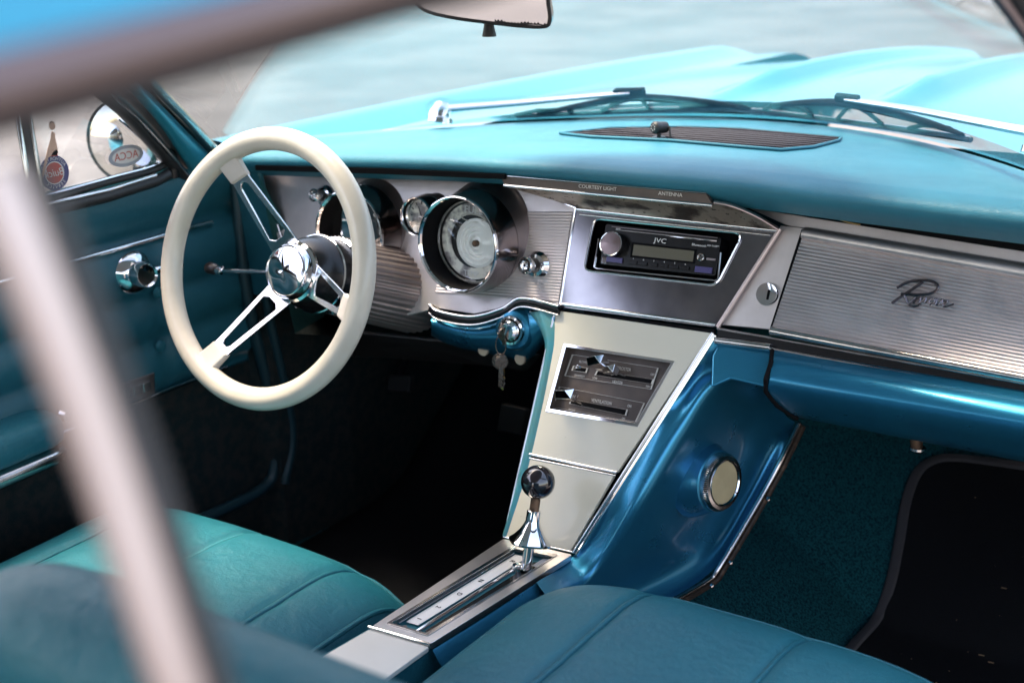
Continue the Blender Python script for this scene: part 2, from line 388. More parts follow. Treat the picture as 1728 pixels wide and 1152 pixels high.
# ================================================================== EXTERIOR BODY
ext = part('bonnet')
def hoodf(u, v):
    x = -.56+1.12*u+XC; y0 = yb(x)+.05; y = y0+(2.35-y0)*v
    z = .945+.035*math.exp(-((x-XC)/.035)**2)*0+.03*(1-((x-XC)/.6)**2)-.10*v**2.2
    z += .028*math.exp(-((x-.15)/.03)**2)*min(1, v*6)
    z += .028*math.exp(-((x+.13)/.03)**2)*min(1, v*6)
    return Vector((x, y, z))
grid('bonnet_skin', hoodf, 72, 30, M['body'], ext)
cw = grid('cowl', lambda u, v: Vector(((-.68+1.36*u)+XC, yb(-.68+1.36*u+XC)+.001+.055*v, ZB-.012-.006*v)), 40, 3, M['body'], car)
for s in (-1, 1):
    fe = part('fender')
    prof = [(.53, .925), (.58, .925), (.63, .935), (.685, .952), (.72, .957), (.755, .95), (.80, .90), (.83, .80), (.84, .62), (.83, .35)]
    rows = []
    for i in range(36):
        k = (i/35); drop = .055*k**2+(.30*max(0, (k-.84)/.16)**2.2); inn = .07*max(0, (k-.82)/.18)**2
        rows.append([Vector((XC+s*(px_-inn), max(.24, yb(XC+px_)+.03)*(1-k)+2.40*k, (z_-drop*(1 if j > 1 else .6)))) for j, (px_, z_) in enumerate(prof)])
    loft('fender_skin', rows, M['body'], fe)
    if s == -1:
        lathe('headlamp_bezel', [(.0, .02), (.08, .02), (.095, .0), (.10, -.05)], (XC-.62, 2.36, .72), (0, 1, 0), M['chrome'], fe)
# fender-to-bonnet chrome strip
# lower body outside of passenger/driver doors
for s in (-1, 1):
    ds = [(.79, .90), (.835, .80), (.84, .62), (.83, .30)]
    if s == -1: loft('quarter_panel', [[Vector((XC+s*a, y, z)) for a, z in ds] for y in (-2.6, -1.6, -.75, .05)], M['body'], car)
# ================================================================== WIPERS
def wiper(px_blade, px_arm, arm_head, seedx):
    wp = part('windscreen_wiper')
    bl = spline([march(x, y, lambda a, b, c: fglass(a, b, c)-.010) for x, y in px_blade], 8)
    tube('rubber_blade', bl, .0042, M['rubber'], wp, seg=8)
    up_ = [p+Vector((0, -.003, .0045)) for p in bl]
    tube('blade_backing', up_, .0017, M['wchrome'], wp, seg=8)
    bridge = spline([march(x, y+5, lambda a, b, c: fglass(a, b, c)-.014) for x, y in px_arm], 8)
    n = len(bridge); tube('blade_bridge', bridge, [.003+.0065*math.sin(math.pi*i/(n-1))**.6 for i in range(n)], M['mblack'], wp, seg=8, flat=.7)
    # yokes
    for f0, f1 in ((.12, .02), (.12, .26), (.88, .74), (.88, .98), (.5, .38), (.5, .62)):
        a = bridge[int(f0*(n-1))]; b = up_[int(f1*(len(up_)-1))]; c = (a+b)/2+Vector((0, 0, .003))
        y_ = tube('blade_yoke', [a, c, b], .0034, M['mblack'], wp, seg=6)
    h = [march(x, y, lambda a, b, c: fglass(a, b, c)-.02) for x, y in arm_head]
    tube('wiper_arm', spline(h, 6), [.0075+.0035*(i/(6*(len(h)-1))) for i in range(6*(len(h)-1)+1)], M['chrome'], wp, seg=12, flat=.55)
    e = h[-1]
    lathe('arm_pivot', [(0, .012), (.010, .011), (.014, .004), (.014, -.012), (.020, -.014), (.021, -.022)], e, (0, .25, 1), M['chrome'], wp, seg=20)
    q = h[0]; bd = (bl[-1]-bl[0]).normalized()
    box('blade_mount', q+Vector((0, 0, .001)), bd*.024, Vector((0, .006, .002)), Vector((0, -.003, .006)), M['mblack'], wp, bev=.002)
    return wp
wiper([(870, 199), (1000, 192), (1130, 186), (1288, 189)], [(905, 188), (1010, 168), (1075, 160), (1190, 168), (1280, 182)], [(1062, 157), (960, 166), (860, 175), (745, 184)], 1)
wiper([(1290, 190), (1400, 203), (1520, 219), (1638, 236)], [(1300, 172), (1380, 168), (1440, 172), (1540, 195), (1625, 222)], [(1430, 168), (1540, 185), (1640, 204), (1760, 226)], 2)

# ================================================================== DASH PAD
def ext_x(a, b, x):   # extend the line a-b to a given x
    t = (x-a.x)/(b.x-a.x); return a+(b-a)*t
dp = part('dash_pad')
def padrow(pxs, y):
    pts = [U(px, py, y=y) for px, py in pxs]
    pts = [ext_x(pts[0], pts[1], -.655)]+pts+[ext_x(pts[-2], pts[-1], .74)]
    return pts
rows_px = [([(440, 296), (650, 302), (850, 311), (1190, 343), (1450, 376), (1728, 412)], .262),
           ([(440, 287), (650, 291), (850, 300), (1190, 332), (1450, 364), (1728, 398)], .236),
           ([(440, 281), (650, 284), (850, 293), (1190, 323), (1450, 355), (1728, 388)], .226),
           ([(440, 273), (650, 276), (850, 284), (1190, 313), (1450, 344), (1728, 376)], .221),
           ([(440, 264), (650, 266), (850, 274), (1190, 302), (1450, 332), (1728, 362)], .226),
           ([(440, 256), (650, 258), (850, 265), (1190, 291), (1450, 320), (1728, 350)], .238),
           ([(440, 250), (650, 251), (850, 257), (1190, 280), (1450, 308), (1728, 338)], .256)]
rows = []
XS = [-.655+i*(1.395/60) for i in range(61)]
def resamp(pts):
    out = []
    for x in XS:
        for a, b in zip(pts[:-1], pts[1:]):
            if a.x-1e-6 <= x <= b.x+1e-6:
                out.append(ext_x(a, b, x)); break
        else: out.append(ext_x(pts[-2], pts[-1], x))
    return out
for pxs, y in rows_px:
    q = padrow(pxs, y); q = spline(q, 6); rows.append(resamp(q))
front = rows[-1]
back = [Vector((x, max(yb(x)-.002, .262), ZB-.004)) for x in XS]
for k in range(1, 11):
    t = k/10
    def zz(p, q, t): return p.z*(1-t)+q.z*t+.004*math.sin(math.pi*t)
    rows.append([Vector((p.x, p.y*(1-t)+q.y*t, zz(p, q, t))) for p, q in zip(front, back)])
# curl the ends of the rows down to the doors
loft('pad_cover', rows, M['pad'], dp)
# defroster / speaker grille set in the pad
gp = [(945, 226), (1030, 217), (1150, 215), (1250, 218), (1420, 233), (1415, 238), (1372, 249), (1318, 254), (1255, 249), (1130, 238), (1000, 232)]
def padz(x, y):
    i = min(range(61), key=lambda k: abs(XS[k]-x)); p, q = front[i], back[i]
    t = (y-p.y)/(q.y-p.y); t = min(max(t, 0), 1); return p.z*(1-t)+q.z*t+.004*math.sin(math.pi*t)
gpts = [march(x, y, lambda a, b, c: c-padz(a, b)-.0015, 1., 2.6) for x, y in gp]
prism('defroster_grille', gpts, (0, 0, .0012), mat('grille_black', (.006, .006, .008), .9, spec=0.), dp)
# louvre lines: one mesh
def louvres():
    vs, fs = [], []
    ys = [p.y for p in gpts]; y0, y1 = min(ys), max(ys); n = 9
    for k in range(n):
        y = y0+(y1-y0)*(k+.5)/n; xs = []
        for a, b in zip(gpts, gpts[1:]+gpts[:1]):
            if (a.y-y)*(b.y-y) < 0: t = (y-a.y)/(b.y-a.y); xs.append(a.x+(b.x-a.x)*t)
        if len(xs) < 2: continue
        xa, xb = min(xs)+.004, max(xs)-.004
        if xb-xa < .01: continue
        nn = 24
        for i in range(nn):
            u0, u1 = xa+(xb-xa)*i/nn, xa+(xb-xa)*(i+1)/nn
            b_ = len(vs)
            for u in (u0, u1):
                z = padz(u, y)+.0015
                vs += [(u, y-.0016, z), (u, y, z+.0020), (u, y+.0016, z)]
            fs += [[b_, b_+3, b_+4, b_+1], [b_+1, b_+4, b_+5, b_+2]]
    return vs, fs
vs, fs = louvres(); mesh('grille_louvre', vs, fs, M['grayfoam'], dp)
tube('grille_edge', [p+Vector((0, 0, .001)) for p in gpts], .0022, M['pad'], dp, closed=True, seg=8)
# dark reveal + chrome line below the pad
def strip(name, top, bot, y0, y1, mt, parent, th=.004, bev=.0008):
    a = [U(px, py, y=y0) for px, py in top]; b = [U(px, py, y=y1) for px, py in bot]
    return prism(name, a+b[::-1], (0, th, 0), mt, parent, bev=bev)

# ================================================================== INSTRUMENT PANEL (driver's side)
PD = PL((0, .235, .79), (0, -.12, .05))     # sloping face of the whole dash
nD = Vector(PD[1])
def D(px, py, off=0.): return U(px, py, pl=PD, off=off)
ip = part('instrument_panel')
ipol = [(436, 288), (640, 292), (848, 303), (972, 351), (946, 517), (884, 503), (846, 520), (800, 530), (738, 520), (690, 532), (620, 520), (560, 512), (500, 515)]
prism('panel_plate', [D(x, y) for x, y in ipol], -nD*.006, M['alu'], ip, bev=.0012)
# ribbed field right of the fuel gauge
def ribs(name, quad, n, amp, mt, parent, off=.001, cols=10):
    """true corrugation between the four pixel corners TL TR BR BL"""
    c = [D(*q, off=off) if len(q) == 2 else q for q in quad]; rows = []
    for i in range(2*n+1):
        v = i/(2*n); o = nD*(amp if i % 2 else 0)
        rows.append([(c[0]*(1-v)+c[3]*v)*(1-u)+(c[1]*(1-v)+c[2]*v)*u+o for u in [k/cols for k in range(cols+1)]])
    return loft(name, rows, mt, parent, smooth=False)
ribs('ribbed_insert', [(760, 357), (966, 357), (942, 510), (735, 494)], 30, .0006, M['rib'], ip)
# chrome edge lines
tube('edge_molding', [D(436, 287, .003), D(640, 291, .003), D(848, 302, .003)], .0016, M['chrome'], ip, seg=8)
tube('edge_molding', [D(850, 304, .003), D(972, 351, .003), D(945, 518, .003)], .0016, M['chrome'], ip, seg=8)
tube('edge_molding', [D(440, 290, .003), D(475, 400, .003), D(500, 520, .003)], .0018, M['wchrome'], ip, seg=8)
strip('shadow_gap', [(430, 279), (640, 284), (852, 294)], [(430, 288), (640, 294), (852, 303)], .2215, .2225, M['mblack'], ip)
# curved black and chrome lower lip
lip = spline([D(946, 523, .006), D(884, 509, .006), D(850, 527, .006), D(800, 540, .006), D(745, 532, .006), D(728, 520, .006)], 8)
tube('lower_lip', lip, .0068, M['black'], ip, seg=12)
tube('lower_molding', [p+Vector((0, -.005, .0066)) for p in lip], .0022, M['chrome'], ip, seg=10)
tube('lower_molding', [p+Vector((0, -.006, -.0055)) for p in lip], .0014, M['chrome'], ip, seg=10)

def gauge(name, px, R, depth, label, kind, flare=1.15, cone=True):
    """px: centre of the front rim in the photo; axis towards the driver"""
    g = part(name, label); yfront = .235-depth+.03
    c = U(*px, y=yfront); ax = Vector((0, -1, .10)).normalized()
    L_ = depth+.03
    lathe('gauge_housing', [(R*1.10, -L_*.46), (R*flare, -L_*.72), (R*flare*1.10, -L_)], c, ax, M['darkalu'] if kind != 'clock' else M['wood'], g, seg=64)
    lathe('housing_sleeve', [(R*.985, 0), (R*1.0, -.004), (R*1.05, -L_*.30), (R*1.095, -L_*.465)], c, ax, M['hous'], g, seg=64)
    lathe('gauge_bezel', [(R*.945, -.003), (R*.955, .0012), (R*.98, .0022), (R*1.0, .0012), (R*1.005, -.003)], c, ax, M['chrome'], g, seg=64)
    dd = L_*.42 if kind != 'clock' else .014
    lathe('gauge_barrel', [(R*.95, -.002), (R*.90, -dd), (R*.86, -dd-.001)], c, ax, M['mblack'], g, seg=64)
    lathe('dial_ring', [(R*.84, -dd+.003), (R*.865, -dd+.006), (R*.885, -dd+.003)], c, ax, M['wchrome'], g, seg=64)
    lathe('dial_face', [(R*.87, -dd-.001), (R*.5, -dd-.001), (0, -dd-.001)], c, ax, M['dial'] if kind != 'clock' else M['dialsil'], g, seg=64)
    f = c-ax*dd; a, u, v = frame(ax); right = -v if v.x < 0 else v; up = u
    if kind == 'fuel':
        lathe('turned_disc', [(R*.52, .0), (R*.52, .003), (R*.46, .0045), (R*.44, .0015), (R*.36, .0045), (R*.34, .0015), (R*.26, .0050), (R*.24, .0018), (R*.16, .0055), (R*.14, .002), (R*.06, .003), (0, .003)], f+right*R*.12-up*R*.02, ax, M['turned'], g, seg=64)
        lathe('centre_cap', [(R*.07, .003), (R*.07, .008), (R*.04, .010), (0, .010)], f+right*R*.12-up*R*.02, ax, M['brown'], g, seg=24)
        lathe('silver_segment', [(R*.80, .0012), (R*.56, .0012)], f, ax, M['dialsil'], g, seg=64)
        text('lettering', 'FUEL', f+ax*.0035+up*R*.66+right*R*.02, right, up, R*.22, M['white'], g)
        for sx, sy, s_ in ((0, .46, 1),):
            ringprism('scale_frame', [f+ax*.003+up*R*(.50+.09*math.cos(t))+right*R*.30*math.sin(t) for t in [k*math.pi/12 for k in range(24)]],
                      [f+ax*.003+up*R*(.50+.065*math.cos(t))+right*R*.27*math.sin(t) for t in [k*math.pi/12 for k in range(24)]], ax*.0005, M['ink'], g)
        text('lettering', 'TEMP', f+ax*.0035-up*R*.68, right, up, R*.16, M['white'], g)
    elif kind == 'speed':
        for i, n_ in enumerate(['0', '20', '40', '60', '80', '100', '120']):
            th = R_(215-i*42); text('lettering', n_, f+ax*.002+right*R*.62*math.cos(th)+up*R*.62*math.sin(th), right, up, R*.23, M['white'], g)
        vs, fs = [], []
        for i in range(61):
            th = R_(215-i*4.2); l = .05 if i % 5 else .09
            p = f+ax*.002+right*R*.80*math.cos(th)+up*R*.80*math.sin(th); q = f+ax*.002+right*R*(.80-l)*math.cos(th)+up*R*(.80-l)*math.sin(th)
            n2 = (up*math.cos(th)-right*math.sin(th))*R*.010; b_ = len(vs); vs += [p-n2, p+n2, q+n2, q-n2]; fs.append([b_, b_+1, b_+2, b_+3])
        mesh('dial_ticks', vs, fs, M['white'], g)
        th = R_(212); prism('needle', [f+ax*.004+(right*math.sin(th)-up*math.cos(th))*R*.02, f+ax*.004+(right*math.cos(th)+up*math.sin(th))*R*.7, f+ax*.004-(right*math.sin(th)-up*math.cos(th))*R*.02], ax*.001, M['red'], g)
        lathe('centre_cap', [(R*.30, 0), (R*.30, .004), (R*.26, .006), (0, .007)], f, ax, M['dialsil'], g)
    else:
        for k in range(12):
            th = R_(30*k); box('hour_mark', f+ax*.0012+(right*math.cos(th)+up*math.sin(th))*R*.68, (right*math.cos(th)+up*math.sin(th))*R*.08, (up*math.cos(th)-right*math.sin(th))*R*.02, ax*.0005, M['black'], g)
        for th, l in ((R_(110), .5), (R_(-35), .38)):
            box('clock_hand', f+ax*.0022+(right*math.cos(th)+up*math.sin(th))*R*l/2, (right*math.cos(th)+up*math.sin(th))*R*l/2, (up*math.cos(th)-right*math.sin(th))*R*.025, ax*.0004, M['black'], g)
        lathe('setting_knob', [(0, .010), (.004, .010), (.005, .008), (.005, 0)], f-up*R*.62-right*R*.05+ax*.004, ax, M['stw'], g, seg=20)
    lathe('gauge_glass', [(R*.885, -dd+.008), (R*.5, -dd+.0086), (0, -dd+.009)], c, ax, M['glass'], g, seg=48)
    return g
gauge('speedometer', (588, 395), .0635, .052, 'round black faced speedometer behind the steering wheel rim', 'speed')
gauge('dash_clock', (702, 366), .0275, .035, 'small round silver faced clock between two large gauges', 'clock', flare=1.05)
gauge('fuel_gauge', (771, 413), .0665, .062, 'large round fuel gauge with turned metal centre', 'fuel', flare=1.20)
# polished crescent between barrel and housing on the fuel gauge
def pullknob(name, px, R, ln, label):
    k = part(name, label); c = D(*px); a = Vector((0, -1, .25)).normalized()
    lathe('knob_bezel', [(R*1.65, 0), (R*1.7, .003), (R*1.3, .009), (R*.9, .010)], c, a, M['chrome'], k, seg=32)
    lathe('knob_stem', [(R*.55, 0), (R*.55, ln*.55), (R*.75, ln*.6), (R*.75, ln*.72), (R*.95, ln*.76), (R*1.0, ln*.95), (R*.85, ln), (R*.55, ln*1.0), (R*.45, ln*.95), (R*.2, ln*.94), (R*.18, ln), (0, ln)], c, a, M['chrome'], k, seg=32)
    return k
pullknob('lighter_knob', (908, 448), .0115, .035, 'chrome pull knob on the ribbed plate beside the radio')
pullknob('headlight_knob', (550, 331), .010, .030, 'chrome pull knob at the left end of the instruments')

# ================================================================== CENTRE FASCIA + RADIO
cf = part('centre_fascia')
oc = [(973, 351), (1313, 387), (1208, 553), (945, 519)]; ic = [(1004, 371), (1252, 396), (1209, 480), (987, 455)]
O = [D(*p, off=.004) for p in oc]; I = [D(*p, off=.004) for p in ic]
ringprism('fascia_plate', rquad(O, .004), rquad(I, .010), -nD*.010, M['fascia'], cf, bev=.0015)
ringprism('opening_molding', rquad([D(*p, off=.005) for p in [(1001, 368), (1256, 394), (1211, 484), (984, 458)]], .012), rquad(I, .010), nD*.0018, M['chrome'], cf, bev=.0006)
tube('edge_molding', [D(973, 353, .006), D(1312, 389, .006)], .0028, M['chrome'], cf, seg=10)
tube('edge_molding', [D(978, 362, .005), D(1300, 397, .005)], .0014, M['wchrome'], cf, seg=10)
tube('edge_molding', [D(1316, 386, .006), D(1211, 552, .006)], .0030, M['railp'], cf, seg=10)
tube('edge_molding', [D(946, 513, .006), D(1208, 548, .006)], .0026, M['chrome'], cf, seg=10)
prism('opening_back', [D(*p, off=-.03) for p in [(975, 360), (1290, 390), (1225, 500), (965, 470)]], -nD*.002, M['mblack'], cf)
ra = part('car_radio', 'black car stereo with round metal volume knob in the chrome fascia')
RO = .0
rc = [(1015, 376), (1221, 401), (1212, 474), (1004, 453)]
def bil(q, u, v, off=0):
    c = [D(*p, off=off) for p in q]; return (c[0]*(1-u)+c[1]*u)*(1-v)+(c[3]*(1-u)+c[2]*u)*v
Q = [(1022, 377), (1217, 400), (1207, 466), (1012, 446)]
prism('faceplate', rquad([D(*p, off=.001) for p in Q], .004), -nD*.03, M['black'], ra, bev=.001)
fr_o = rquad([D(*p, off=-.001) for p in rc], .004); fr_i = rquad([D(*p, off=-.001) for p in [(1023, 383), (1213, 403), (1203, 463), (1014, 444)]], .003)
# chrome U frame (left, bottom, right)
ub = [bil(rc, 0, .35, .001), bil(rc, -.004, .97, .001), bil(rc, .02, 1.0, .001), bil(rc, .98, 1.0, .001), bil(rc, 1.0, .96, .001), bil(rc, .995, .35, .001)]
tube('trim_frame', ub, .0024, M['chrome'], ra, seg=10, flat=.8)
tube('top_bar', [bil(Q, .10, .13, .003), bil(Q, .97, .11, .003)], .0010, M['chrome'], ra, seg=8)
tube('top_bar', [bil(Q, .06, .06, .003), bil(Q, .97, .03, .003)], .0007, M['darkalu'], ra, seg=8)
lathe('volume_knob', [(.0165, 0), (.0165, .010), (.0160, .0125)], bil(Q, .115, .50, 0), nD, M['black'], ra, seg=40)
lathe('knob_face', [(.0162, .011), (.0162, .0135), (.0150, .0138)], bil(Q, .115, .50, 0), nD, M['chrome'], ra, seg=40)
lathe('knob_disc', [(.0150, .0134), (.008, .0138), (0, .0142)], bil(Q, .115, .50, 0), nD, mat('spun_disc', (.20, .15, .15), .3, 1., aniso=.9), ra, seg=40)
def rb(name, u0, v0, u1, v1, mt, o0=.001, th=.0012, skew=0, bev=.0003, q=Q):
    return prism(name, [bil(q, u0, v0, o0), bil(q, u1, v0, o0), bil(q, u1-skew, v1, o0), bil(q, u0-skew, v1, o0)], nD*th, mt, ra, bev=bev)
rb('display', .28, .43, .80, .70, M['lcd'])
rb('display_border', .26, .38, .82, .75, M['mblack'], o0=.0006, th=.0010)
for i in range(6): rb('preset_button', .25+i*.09, .83, .33+i*.09, .92, M['black'], th=.0025, bev=.0006)
rb('corner_button', .06, .80, .20, .92, M['purple'], th=.0025); rb('corner_button', .83, .80, .97, .95, M['purple'], th=.0025)
rb('corner_trim', .02, .82, .06, .97, M['chrome'], th=.002)
lathe('aux_jack', [(.0045, .001), (.0048, .003), (.0036, .0035), (.0030, .001), (0, .001)], bil(Q, .865, .57, 0), nD, M['wchrome'], ra, seg=20)
rb('usb_cover', .91, .56, .985, .62, M['darkalu'], th=.0015)
xr = (D(1217, 400)-D(1022, 377)).normalized(); ur = nD.cross(xr)
def rt(s, u, v, size, stretch=1.2): text('lettering', s, bil(Q, u, v, .0032), xr, ur, size, M['white'], ra, ext=.0001, stretch=stretch)
rt('JVC', .50, .27, .0085, 1.35); rt('Bluetooth', .83, .27, .0042); rt('KD-T60BT', .945, .25, .0030); rt('DISP', .12, .10, .0028)
for i in range(6): rt(str(i+1), .29+i*.09, .78, .0028)
# patinated plate above, and the eyebrow with its lettering
pt = [(852, 314), (1203, 347), (1213, 343), (1262, 360), (1306, 386), (973, 350)]
yb_ = [.232, .232, .234, .25, .27, .278]
ptp = [U(x, y, y=q) for (x, y), q in zip(pt, yb_)]
visor = part('dash_eyebrow', 'dark strip over the radio lettered for courtesy light and antenna')
prism('patina_plate', [ptp[0], ptp[1], ptp[2], ptp[3], ptp[4]-Vector((0, 0, .001)), ptp[5]], (0, .004, .002), M['patina'], visor, bev=.0005)
EP = PL((0, .226, .95), (0, -1, .12)); nE = Vector(EP[1])
e4 = [U(x, y, pl=EP) for x, y in [(843, 297), (1192, 327), (1203, 346), (852, 313)]]
prism('label_strip', e4, -nE*.008, M['bronze'], visor, bev=.0008)
tube('lower_edge', [U(851, 313, pl=EP, off=.001), U(1202, 347, pl=EP, off=.001)], .0022, M['chrome'], visor, seg=10)
tube('upper_edge', [U(843, 296, pl=EP, off=.001), U(1192, 326, pl=EP, off=.001)], .0009, M['wchrome'], visor, seg=8)
xe = (e4[1]-e4[0]).normalized(); ue = nE.cross(xe)
text('lettering', 'COURTESY LIGHT', U(1008, 317, pl=EP, off=.0012), xe, ue, .0066, M['ink'], visor, ext=.0001, stretch=1.05)
text('lettering', 'ANTENNA', U(1131, 328, pl=EP, off=.0012), xe, ue, .0066, M['ink'], visor, ext=.0001, stretch=1.05)
tube('curved_bracket', spline([U(1205, 341, y=.225), U(1235, 347, y=.232), U(1275, 364, y=.25), U(1312, 386, y=.27)], 8), .0042, M['railp'], visor, seg=10, flat=.6)

# ================================================================== GLOVEBOX (passenger side)
gb = part('glovebox', 'ribbed aluminium glovebox lid with a chrome script badge')
XR = .745
def line(p0, p1, off=0., x=XR):   # D-plane line extended to the passenger door
    a, b = D(*p0, off=off), D(*p1, off=off); return a, ext_x(a, b, x)
a0, a1 = line((1353, 403), (1728, 470), .004); b0, b1 = line((1303, 553), (1728, 632), .004)
rr = []
c = [a0, a1, b1, b0]; n = 26
for i in range(2*n+1):
    v = i/(2*n); o = nD*(.0013 if i % 2 else 0)
    rr.append([(c[0]*(1-v)+c[3]*v)*(1-u)+(c[1]*(1-v)+c[2]*v)*u+o for u in [k/12 for k in range(13)]])
loft('ribbed_lid', rr, M['rib'], gb, smooth=False)
# rolled top edge
t0, t1 = line((1361, 383), (1728, 443), .0); 
rows = []
for k in range(9):
    th = math.pi*k/8; mid = (t0+a0)/2; h = (t0-a0)/2; 
    mid1 = (t1+a1)/2; h1 = (t1-a1)/2
    rows.append([mid+h*math.cos(th)+nD*.009*math.sin(th), mid1+h1*math.cos(th)+nD*.009*math.sin(th)])
loft('rolled_edge', rows, M['alu'], gb)
tube('lower_molding', [b0+nD*.004-Vector((0, 0, .004)), b1+nD*.004-Vector((0, 0, .004))], .0055, M['wchrome'], gb, seg=12)
prism('lid_edge', [D(1353, 386, .003), D(1358, 386, .003), D(1303, 556, .003), D(1299, 554, .003)], -nD*.012, M['mblack'], gb)
# upper band above the glovebox and lock plate
up0, up1 = line((1262, 350), (1728, 424), -.003); lo0, lo1 = line((1322, 378), (1728, 446), -.003)
pb = part('passenger_panel')
prism('upper_band', [up0, up1, lo1, D(1340, 384, -.003), lo0], -nD*.004, M['alu'], pb, bev=.0008)
prism('lock_plate', [D(1317, 380), D(1359, 384), D(1301, 556), D(1213, 548)], -nD*.006, M['alu'], pb, bev=.0012)
lathe('lock_cylinder', [(.0145, .0), (.0145, .004), (.0135, .0055), (.006, .0045), (0, .0042)], D(1296, 497), nD, M['chrome'], pb, seg=40)
box('keyway', D(1296, 497, .0052), (.0012, 0, 0), nD.cross(Vector((1, 0, 0)))*.006, nD*.0004, M['mblack'], pb)
g0, g1 = line((1195, 338), (1728, 412), -.006); g2, g3 = line((1200, 352), (1728, 426), -.006)
prism('shadow_gap', [D(1195, 336, -.008), g1, g3, D(1250, 352, -.008)], -nD*.003, M['mblack'], pb)
# torn holes in the upper band
prism('torn_hole', [D(1412, 368, .0004), D(1440, 370, .0004), D(1490, 377, .0004), D(1452, 378, .0004), D(1432, 374, .0004)], nD*.0006, M['mblack'], pb)
prism('torn_hole', [D(1580, 394, .0004), D(1610, 396, .0004), D(1636, 400, .0004), D(1622, 401, .0004)], nD*.0006, M['mblack'], pb)
tube('torn_edge', spline([D(1414, 369, .001), D(1432, 375, .0015), D(1452, 379, .001)], 4), .0012, M['brass'], pb, seg=6)
# dark channel under the glovebox
s0, s1 = line((1212, 553), (1728, 645), .0); q0, q1 = line((1208, 571), (1728, 668), .0)
prism('lower_channel', [s0, s1, q1, q0], -nD*.006, M['black'], pb)
tube('lower_channel_edge', [s0+nD*.003-Vector((0, 0, .001)), s1+nD*.003-Vector((0, 0, .001))], .0016, M['wchrome'], pb, seg=8)
tube('lower_channel_edge', [q0+nD*.004, q1+nD*.004], .0020, M['wchrome'], pb, seg=8)
# script badge
bd = part('script_badge', 'small dark chrome cursive name script on the glovebox lid', )
bd.parent = None; bpy.data.objects.remove(bd)
def bp(x, y): return D(1480+x*160/1728, 450+y*90/972, .0085)
def stroke(pts, r): return tube('stroke', spline([bp(*p) for p in pts], 6), r, M['chrome'], None, seg=8)
strokes = [stroke([(365, 385), (500, 310), (650, 262), (820, 250), (980, 262), (1090, 320), (1110, 390), (1040, 460), (900, 500), (700, 512), (500, 500), (440, 495)], .0017),
 stroke([(840, 275), (660, 400), (450, 540), (270, 665)], .0017),
 stroke([(500, 515), (530, 590), (570, 680), (660, 725), (740, 715), (810, 680)], .0014),
 stroke([(580, 670), (650, 600), (720, 550), (690, 600), (660, 650), (700, 640), (760, 590), (800, 560), (790, 620), (770, 660), (830, 610), (880, 560), (900, 570), (880, 640), (900, 650), (970, 590), (1000, 570), (960, 620), (970, 690), (1040, 640), (1070, 580), (1100, 600), (1070, 690), (1120, 690), (1170, 620), (1200, 600), (1190, 680), (1230, 640), (1290, 610), (1270, 650), (1210, 690), (1220, 730), (1290, 720), (1400, 680)], .0011)]
sb = joinm('script_badge', strokes, mat('dark_chrome', (.10, .095, .11), .2, 1.), gb); sb['label'] = 'dark chrome cursive name script'

# ================================================================== LOWER DASH, painted
ld = part('lower_dash')
def prow(p0, p1, y): a, b = U(*p0, y=y), U(*p1, y=y); return a, ext_x(a, b, XR)
prs = [((1308, 583), (1728, 655), .240), ((1306, 592), (1728, 664), .222), ((1303, 612), (1728, 684), .198), ((1299, 640), (1728, 712), .184), ((1297, 660), (1728, 735), .190), ((1315, 683), (1728, 757), .215), ((1345, 703), (1728, 778), .262), ((1348, 702), (1728, 776), .40)]
rows = []
for p0, p1, y in prs:
    a, b = prow(p0, p1, y); rows.append([a+(b-a)*k/12 for k in range(13)])
sp = [spline([r[k] for r in rows], 4) for k in range(13)]
loft('passenger_knee_panel', sp, M['paint'], ld)
tube('panel_seam', [U(1305, 583, y=.236), U(1301, 612, y=.196), U(1292, 640, y=.182), U(1292, 660, y=.188), U(1312, 685, y=.213), U(1345, 706, y=.255)], .0028, M['mblack'], ld, seg=8)
# driver's side lower painted panel with ignition boss
PLo = PL((0, .232, .77), (0, -1, .10)); nL = Vector(PLo[1])
def Lw(px, py, off=0.): return U(px, py, pl=PLo, off=off)
rows = []
for px, y0, y1 in ((728, 528, 566), (750, 534, 578), (790, 543, 590), (830, 536, 598), (860, 520, 604), (884, 512, 610), (900, 516, 600), (936, 522, 560)):
    col = []
    for k in range(9):
        t = k/8; bulge = .018*math.sin(math.pi*min(1, t*1.1))
        col.append(Lw(px, y0+(y1-y0)*t, bulge-.004+(-.03 if k == 8 else 0)))
    rows.append(col)
rows = [list(r) for r in zip(*[spline([row[k] for row in rows], 5) for k in range(9)])]
loft('driver_lower_panel', rows, M['paint'], ld)
ig = part('ignition_switch', 'chrome ignition lock with a bunch of keys hanging from it')
ic_ = Lw(868, 556, .012)
aI = Vector((.10, -1, .18)).normalized()
lathe('ignition_boss', [(.030, -.02), (.029, .0), (.026, .006), (.020, .008)], ic_, aI, M['paint'], ig, seg=40)
lathe('ignition_bezel', [(.0205, .0), (.0215, .008), (.0195, .0135), (.0165, .014), (.0155, .010)], ic_, aI, M['chrome'], ig, seg=40)
lathe('key_cylinder', [(.0155, .010), (.0145, .021), (.0110, .025), (0, .0255)], ic_, aI, M['chrome'], ig, seg=32)
box('turn_wing', ic_+aI*.026, Vector((.004, 0, .012)), Vector((.003, 0, -.001)), aI*.006, M['chrome'], ig, bev=.001)
